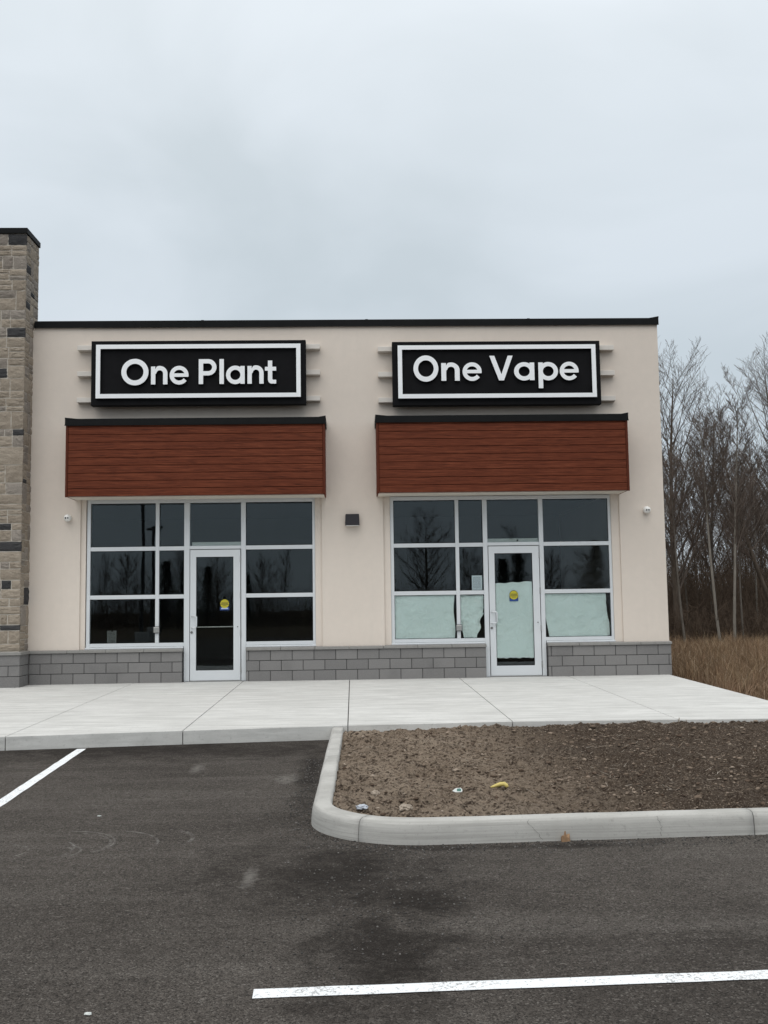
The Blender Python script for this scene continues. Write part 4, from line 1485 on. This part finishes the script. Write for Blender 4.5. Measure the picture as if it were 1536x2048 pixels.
# ------------------------------------------------------------------ vegetation
def tree_segs(seed, H, r0, lean=(0, 0), first=.25, nb=26, spread=.55, droop=0.0, blen=.42, twigs=5, wob=.012):
    r2 = random.Random(seed)
    trunk, br = [], []
    n = 16
    P = [Vector((0, 0, -.15))]; d = Vector((lean[0], lean[1], 1)).normalized()
    rad = [r0 * 1.15]
    for i in range(n):
        d = (d + Vector((r2.uniform(-1, 1), r2.uniform(-1, 1), 0)) * wob * 3 + Vector((0, 0, .03))).normalized()
        P.append(P[-1] + d * (H / n))
        rad.append(r0 * (1 - (i + 1) / n) ** .8 + .006)
    for i in range(n):
        trunk.append((*P[i], *P[i + 1], rad[i], rad[i + 1]))

    def grow(p, d, L, r, lvl):
        ns = 5 if lvl == 1 else (4 if lvl == 2 else 2)
        q = p.copy(); dd = d.copy()
        for s in range(ns):
            dd = (dd + Vector((r2.uniform(-1, 1), r2.uniform(-1, 1), r2.uniform(-.5, .8) + .45 - droop)) * (.09 if lvl < 3 else .16)).normalized()
            e = q + dd * (L / ns)
            ra = r * (1 - s / ns * .75); rb = r * (1 - (s + 1) / ns * .75)
            br.append((*q, *e, max(ra, .0045), max(rb, .004)))
            if lvl == 1 and s >= 0:
                for _ in range(3 if s else 1):
                    az_ = r2.uniform(0, 6.283)
                    side_ = Vector((math.cos(az_), math.sin(az_), r2.uniform(-.1, .5)))
                    grow(q.lerp(e, r2.random()), (dd * .9 + side_ * .75).normalized(), L * r2.uniform(.28, .5) * (1 - s / ns * .4), rb * .55, 2)
            elif lvl == 2:
                for _ in range(2 if s < 3 else 1):
                    az_ = r2.uniform(0, 6.283)
                    side_ = Vector((math.cos(az_), math.sin(az_), r2.uniform(-.2, .5)))
                    if r2.random() < twigs / 6:
                        grow(q.lerp(e, r2.random()), (dd * .8 + side_ * .8).normalized(), L * r2.uniform(.3, .55), rb * .6, 3)
            q = e
    for b in range(nb):
        t = first + (1 - first) * (b + r2.random()) / nb
        i = min(int(t * n), n - 1)
        p = P[i].lerp(P[i + 1], t * n - i)
        az_ = b * 2.4 + r2.uniform(-.5, .5)
        up = 1.0 - spread
        dirv = Vector((math.cos(az_) * spread, math.sin(az_) * spread, up + .25)).normalized()
        L = H * blen * (1 - (t - first) / (1 - first) * .62) * r2.uniform(.65, 1.15)
        grow(p, dirv, L, max(rad[i] * r2.uniform(.35, .6), .008), 1)
    return trunk, br


PROTO = {}


def proto(key, **kw):
    t, b = tree_segs(**kw)
    tm = tubes('trunk', t, 8, M['bark_dark']); cm = tubes('crown', b, 3, M['twig'])
    PROTO[key] = (tm.data, cm.data)
    for o in (tm, cm):
        COL.objects.unlink(o); bpy.data.objects.remove(o)


proto('tall', seed=3, H=9.9, r0=.115, nb=34, spread=.46, blen=.46, first=.18, twigs=4)
proto('tall2', seed=8, H=9.0, r0=.09, nb=28, spread=.46, blen=.42, first=.22, twigs=4)
proto('slim', seed=15, H=7.8, r0=.046, wob=.005, nb=20, spread=.45, blen=.30, first=.35)
proto('slim2', seed=21, H=7.0, r0=.036, wob=.006, nb=22, spread=.5, blen=.30, first=.4)
proto('leaning', seed=29, H=8.6, r0=.10, lean=(-.42, 0), nb=22, spread=.6, blen=.34, first=.42)
proto('birch', seed=33, H=7.6, r0=.046, lean=(-.12, 0), nb=20, spread=.5, blen=.28, first=.55, wob=.008)
proto('round', seed=41, H=8.0, r0=.13, nb=34, spread=.68, blen=.50, first=.2)
proto('bush', seed=47, H=4.2, r0=.04, nb=30, spread=.6, blen=.6, first=.05)


def tree(key, loc, rot, sc, label, group=None, bark_='bark_dark', tw='twig', name='bare_tree'):
    o_ = empty(name, loc); o_.rotation_euler = (0, 0, rot); o_.scale = (sc, sc, sc)
    tag(o_, label, 'tree', group)
    for nm, me, mt in (('trunk', PROTO[key][0], bark_), ('crown', PROTO[key][1], tw)):
        c_ = bpy.data.objects.new(nm, me); link(c_, o_)
        c_.material_slots[0].link = 'OBJECT'; c_.material_slots[0].material = M[mt]
    return o_


ZG = -.30
tree('tall', (11.42, 17.3, ZG), .4, 1.0, 'tall bare tree with dark straight trunk standing closest to the shop corner')
tree('tall2', (13.5, 19.6, ZG), 1.9, .96, 'bare tree with many upright limbs between the dark trunk and the leaning tree', bark_='bark_grey')
tree('leaning', (15.35, 17.4, ZG), .1, .98, 'bare tree with thick trunk leaning towards the shop')
tree('tall', (16.35, 20.6, ZG), 2.6, 1.08, 'tall wide bare tree behind the leaning trunk', bark_='bark_dark')
tree('birch', (11.86, 14.3, ZG), .0, 1.0, 'slender pale barked tree leaning left in front of the wood', bark_='bark_pale')
tree('birch', (12.16, 15.2, ZG), .35, .96, 'thin pale tree growing right behind the leaning pale trunk', bark_='bark_grey')
tree('slim', (12.28, 14.3, ZG), .0, 1.08, 'upright pale grey tree at the front of the wood', bark_='bark_pale')
tree('slim2', (12.95, 15.3, ZG), 1.2, .9, 'spindly leaning sapling beside the upright pale tree', bark_='bark_grey')
tree('slim2', (14.65, 18.3, ZG), 2.2, .95, 'very thin pale sapling in front of the leaning tree', bark_='bark_pale')
tree('birch', (10.72, 14.3, ZG), -.1, .82, 'slim pale sapling leaning by the shop corner', bark_='bark_grey')
tree('slim', (10.45, 15.4, ZG), 2.0, .9, 'thin grey tree half hidden behind the shop corner', bark_='bark_grey')
GR = 'bare trees deeper in the wood'
for i in range(24):
    y = rng.uniform(18, 34)
    f0 = (.300 + rng.random() * .145) if i < 17 else (.21 + rng.random() * .09)
    x = (y + 18.66) * f0 + rng.uniform(-.3, .3)
    key = rng.choice(['slim', 'slim2', 'slim', 'birch'])
    sc_ = rng.uniform(.72, 1.0) * (1 + (y - 18) * .008)
    tree(key, (x, y, ZG), rng.uniform(0, 6.28), sc_, 'bare brown tree standing among others deep in the wood', GR, rng.choice(['bark_dark', 'bark_dark', 'bark_grey']))


def thicket(name, n, xr, yr, hr, mat, label, lean=.18, twig=3, flt=None):
    x = nrng.uniform(*xr, n); y = nrng.uniform(*yr, n)
    if flt is not None:
        k_ = flt(x, y); x, y = x[k_], y[k_]; n = len(x)
    h = nrng.uniform(*hr, n) * nrng.uniform(.6, 1, n)
    p0 = np.stack([x, y, np.full(n, ZG - .1)], -1)
    ln = np.stack([nrng.normal(0, lean, n), nrng.normal(0, lean, n), np.ones(n)], -1)
    pm = p0 + ln * (h * .5)[:, None]
    ln2 = ln + np.stack([nrng.normal(0, .15, n), nrng.normal(0, .15, n), np.zeros(n)], -1)
    p1 = pm + ln2 * (h * .5)[:, None]
    r = nrng.uniform(.008, .024, n)
    segs = [np.concatenate([p0, pm, r[:, None], r[:, None] * .7], 1), np.concatenate([pm, p1, r[:, None] * .7, r[:, None] * .25], 1)]
    for t in range(twig):
        u = nrng.uniform(.15, .95, n)[:, None]
        b = np.where(u < .5, p0 + (pm - p0) * u * 2, pm + (p1 - pm) * (u - .5) * 2)
        d_ = np.stack([nrng.normal(0, .8, n), nrng.normal(0, .8, n), nrng.uniform(.1, 1.2, n)], -1)
        L = (h * nrng.uniform(.1, .32, n))[:, None]
        e = b + d_ * L
        segs.append(np.concatenate([b, e, r[:, None] * .45, r[:, None] * .15], 1))
    return tag(tubes(name, np.concatenate(segs), 3, M[mat]), label, 'wood', kind='stuff')


fl = lambda x, y: (x > (y + 18.66) * .21) & (x < (y + 18.66) * .50)
thicket('far_wood', 13500, (7, 36), (17.5, 48), (1.8, 5.2), 'brush', 'dense leafless brown undergrowth and saplings filling the wood', flt=fl, twig=4)
thicket('brush_edge', 1800, (9.5, 17), (15.0, 18.5), (.6, 1.9), 'brush', 'low tangled brown brush along the edge of the wood', lean=.35, twig=4)

# tall dry grass beside the building
N = 150000
gx = nrng.uniform(5.8, 22, N); gy = nrng.uniform(-7.5, 19, N)
kf = (gx < 7.2 + (gy + 7.5) * .46 + 1.0) & (gx > np.where(gy < -.0, 5.78, 5.8))
kf &= ~((gy < -6.25) & (gx < 9.05))
gx, gy = gx[kf], gy[kf]; N = len(gx)
cl = np.array([noise.noise(Vector((a * .8, b * .8, 3))) for a, b in zip(gx, gy)])
cl2 = np.array([noise.noise(Vector((a * 2.6, b * 2.6, 5))) for a, b in zip(gx, gy)])
hh = nrng.uniform(.16, .60, N) * (1 + .5 * cl + .45 * cl2)
edge = np.clip((gx - 5.75) / .6, .42, 1.0)
hh *= np.where(gy < 0.3, edge, 1.0) * np.clip(.62 + (gy + 7) / 22, .5, 1.05)
ang = np.array([noise.noise(Vector((a * .9, b * .9, 11))) for a, b in zip(gx, gy)]) * 9 + nrng.normal(0, .9, N); ln = np.abs(nrng.normal(.35, .38, N))
dx = np.cos(ang) * ln; dy = np.sin(ang) * ln
wd = nrng.uniform(.0025, .0060, N)
wa = nrng.uniform(0, 3.14, N); wx, wy = np.cos(wa) * wd, np.sin(wa) * wd
b0 = np.stack([gx, gy, np.full(N, ZG)], -1)
mid = b0 + np.stack([dx * hh * .35, dy * hh * .35, hh * .58], -1)
tip = b0 + np.stack([dx * hh * 1.15, dy * hh * 1.15, hh * (1 - ln * .15)], -1)
wv = np.stack([wx, wy, np.zeros(N)], -1)
V = np.stack([b0 - wv, b0 + wv, mid - wv * .8, mid + wv * .8, tip], 1)
ft = np.array([[0, 1, 3], [0, 3, 2], [2, 3, 4]])
Fc = ft[None] + (np.arange(N) * 5)[:, None, None]
tag(fast_mesh('dry_grass', V.reshape(-1, 3), Fc.reshape(-1, 3), M['dry_grass']), 'tall dry brown grass beside the shop and sidewalk', 'grass', kind='stuff')

# ------------------------------------------------------------------ across the lot: what the panes mirror
def lot_light(loc, rot, H, label):
    o_ = tag(empty('lot_light', loc), label, 'street lamp'); o_.rotation_euler = (0, 0, rot)
    MB().lathe([(.26, -.1), (.26, .62), (.24, .66)], (0, 0, 0), axis='z', n=16).build('footing', M['concrete'], o_)
    MB().tube([(0, 0, .6), (0, 0, H)], [.085, .06], 8).build('pole', M['galvanised'], o_)
    for s in (-1, 1):
        MB().tube([(0, 0, H - .12), (s * .35, 0, H - .02)], .035, 6).build('arm', M['galvanised'], o_)
        MB().box(s * .62 - .32, s * .62 + .32, -.17, .17, H - .06, H + .03).build('lamp_head', M['galvanised'], o_, bevel=.01)
    return o_


lot_light((-8.33, -22.0, ZA), .3, 7.6, 'dark twin headed lamp pole standing across the lot, mirrored in the wide pane')
lot_light((-9.95, -32.5, ZA), 1.2, 5.6, 'shorter twin headed lamp pole at the far side of the lot')

GR2 = 'bare trees across the lot'
for (x, y, key, sc_, rot) in ((6.0, -65, 'round', 1.08, .3), (13.8, -66, 'tall2', .82, 1.0), (19.8, -66, 'bush', 1.3, 0), (-5.9, -66, 'slim', .80, .4), (-20.5, -66, 'tall2', .62, 2.0),
                              (-10.8, -64, 'round', .70, 2.2), (-16.4, -67, 'round', .62, 4.), (-7.6, -66, 'bush', 1.2, 1.), (-14.0, -65, 'bush', 1.35, 3.), (2.3, -66, 'bush', 1.1, 2.),
                              (9.8, -66, 'bush', 1.3, 5.), (16.3, -65, 'bush', 1.2, 1.), (-2.8, -67, 'slim2', .62, 1.), (11.5, -68, 'slim2', .85, 2.), (-18.3, -65, 'bush', 1.3, .5), (22.5, -67, 'tall2', .7, .5)):
    if key == 'round' and sc_ > 1:
        tree(key, (x, y, ZG), rot, sc_, 'largest round crowned bare tree across the lot, mirrored above the wide paper sheet')
    else:
        tree(key, (x, y, ZG), rot, sc_, {'round': 'smaller round crowned bare tree across the lot, mirrored in the panes', 'bush': 'low many stemmed bare bush across the lot, mirrored in the panes',
             'tall2': 'upright bare tree across the lot, mirrored in the panes'}.get(key, 'slender bare tree across the lot, mirrored in the panes'), GR2 + ', ' + key.rstrip('2'))
# evergreens
def conifer(loc, H, seed, label):
    o_ = tag(empty('evergreen_tree', loc), label, 'tree', 'evergreens across the lot')
    MB().tube([(0, 0, -.1), (0, 0, H * .95)], [.12, .02], 8).build('trunk', M['bark_dark'], o_)
    r2 = np.random.default_rng(seed); n = 1500
    t = r2.uniform(.08, 1, n) ** .8; a = r2.uniform(0, 6.28, n); R = (1 - t) * H * .34 * r2.uniform(.2, 1.05, n) * (.62 + .38 * np.sin(t * 41 + a * 2 + seed)) + .05
    c_ = np.stack([np.cos(a) * R, np.sin(a) * R, t * H - R * .15], -1)
    d_ = np.stack([np.cos(a), np.sin(a), r2.uniform(-.5, .2, n)], -1) * r2.uniform(.2, .5, n)[:, None]
    s_ = np.stack([-np.sin(a), np.cos(a), r2.uniform(-.3, .3, n)], -1) * r2.uniform(.06, .14, n)[:, None]
    V = np.stack([c_ - s_, c_ + s_, c_ + d_], 1).reshape(-1, 3)
    fast_mesh('crown', V, np.arange(3 * n).reshape(-1, 3), M['needles'], o_)
    return o_


for (x, y, H, sd) in ((-13.2, -63, 6.2, 1), (-15.0, -64, 5.4, 2), (-11.9, -66, 5.0, 3), (-8.6, -63, 4.4, 6), (19.3, -62, 6.6, 4), (13.1, -62, 6.0, 5), (12.0, -63, 5.2, 7)):
    conifer((x, y, ZG), H, sd, 'dark evergreen in the tree row across the lot, mirrored in the shop panes')
thicket('far_brush', 5000, (-34, 34), (-84, -66), (1.6, 4.6), 'brush', 'brown leafless scrub across the lot, mirrored low in the panes', twig=3)
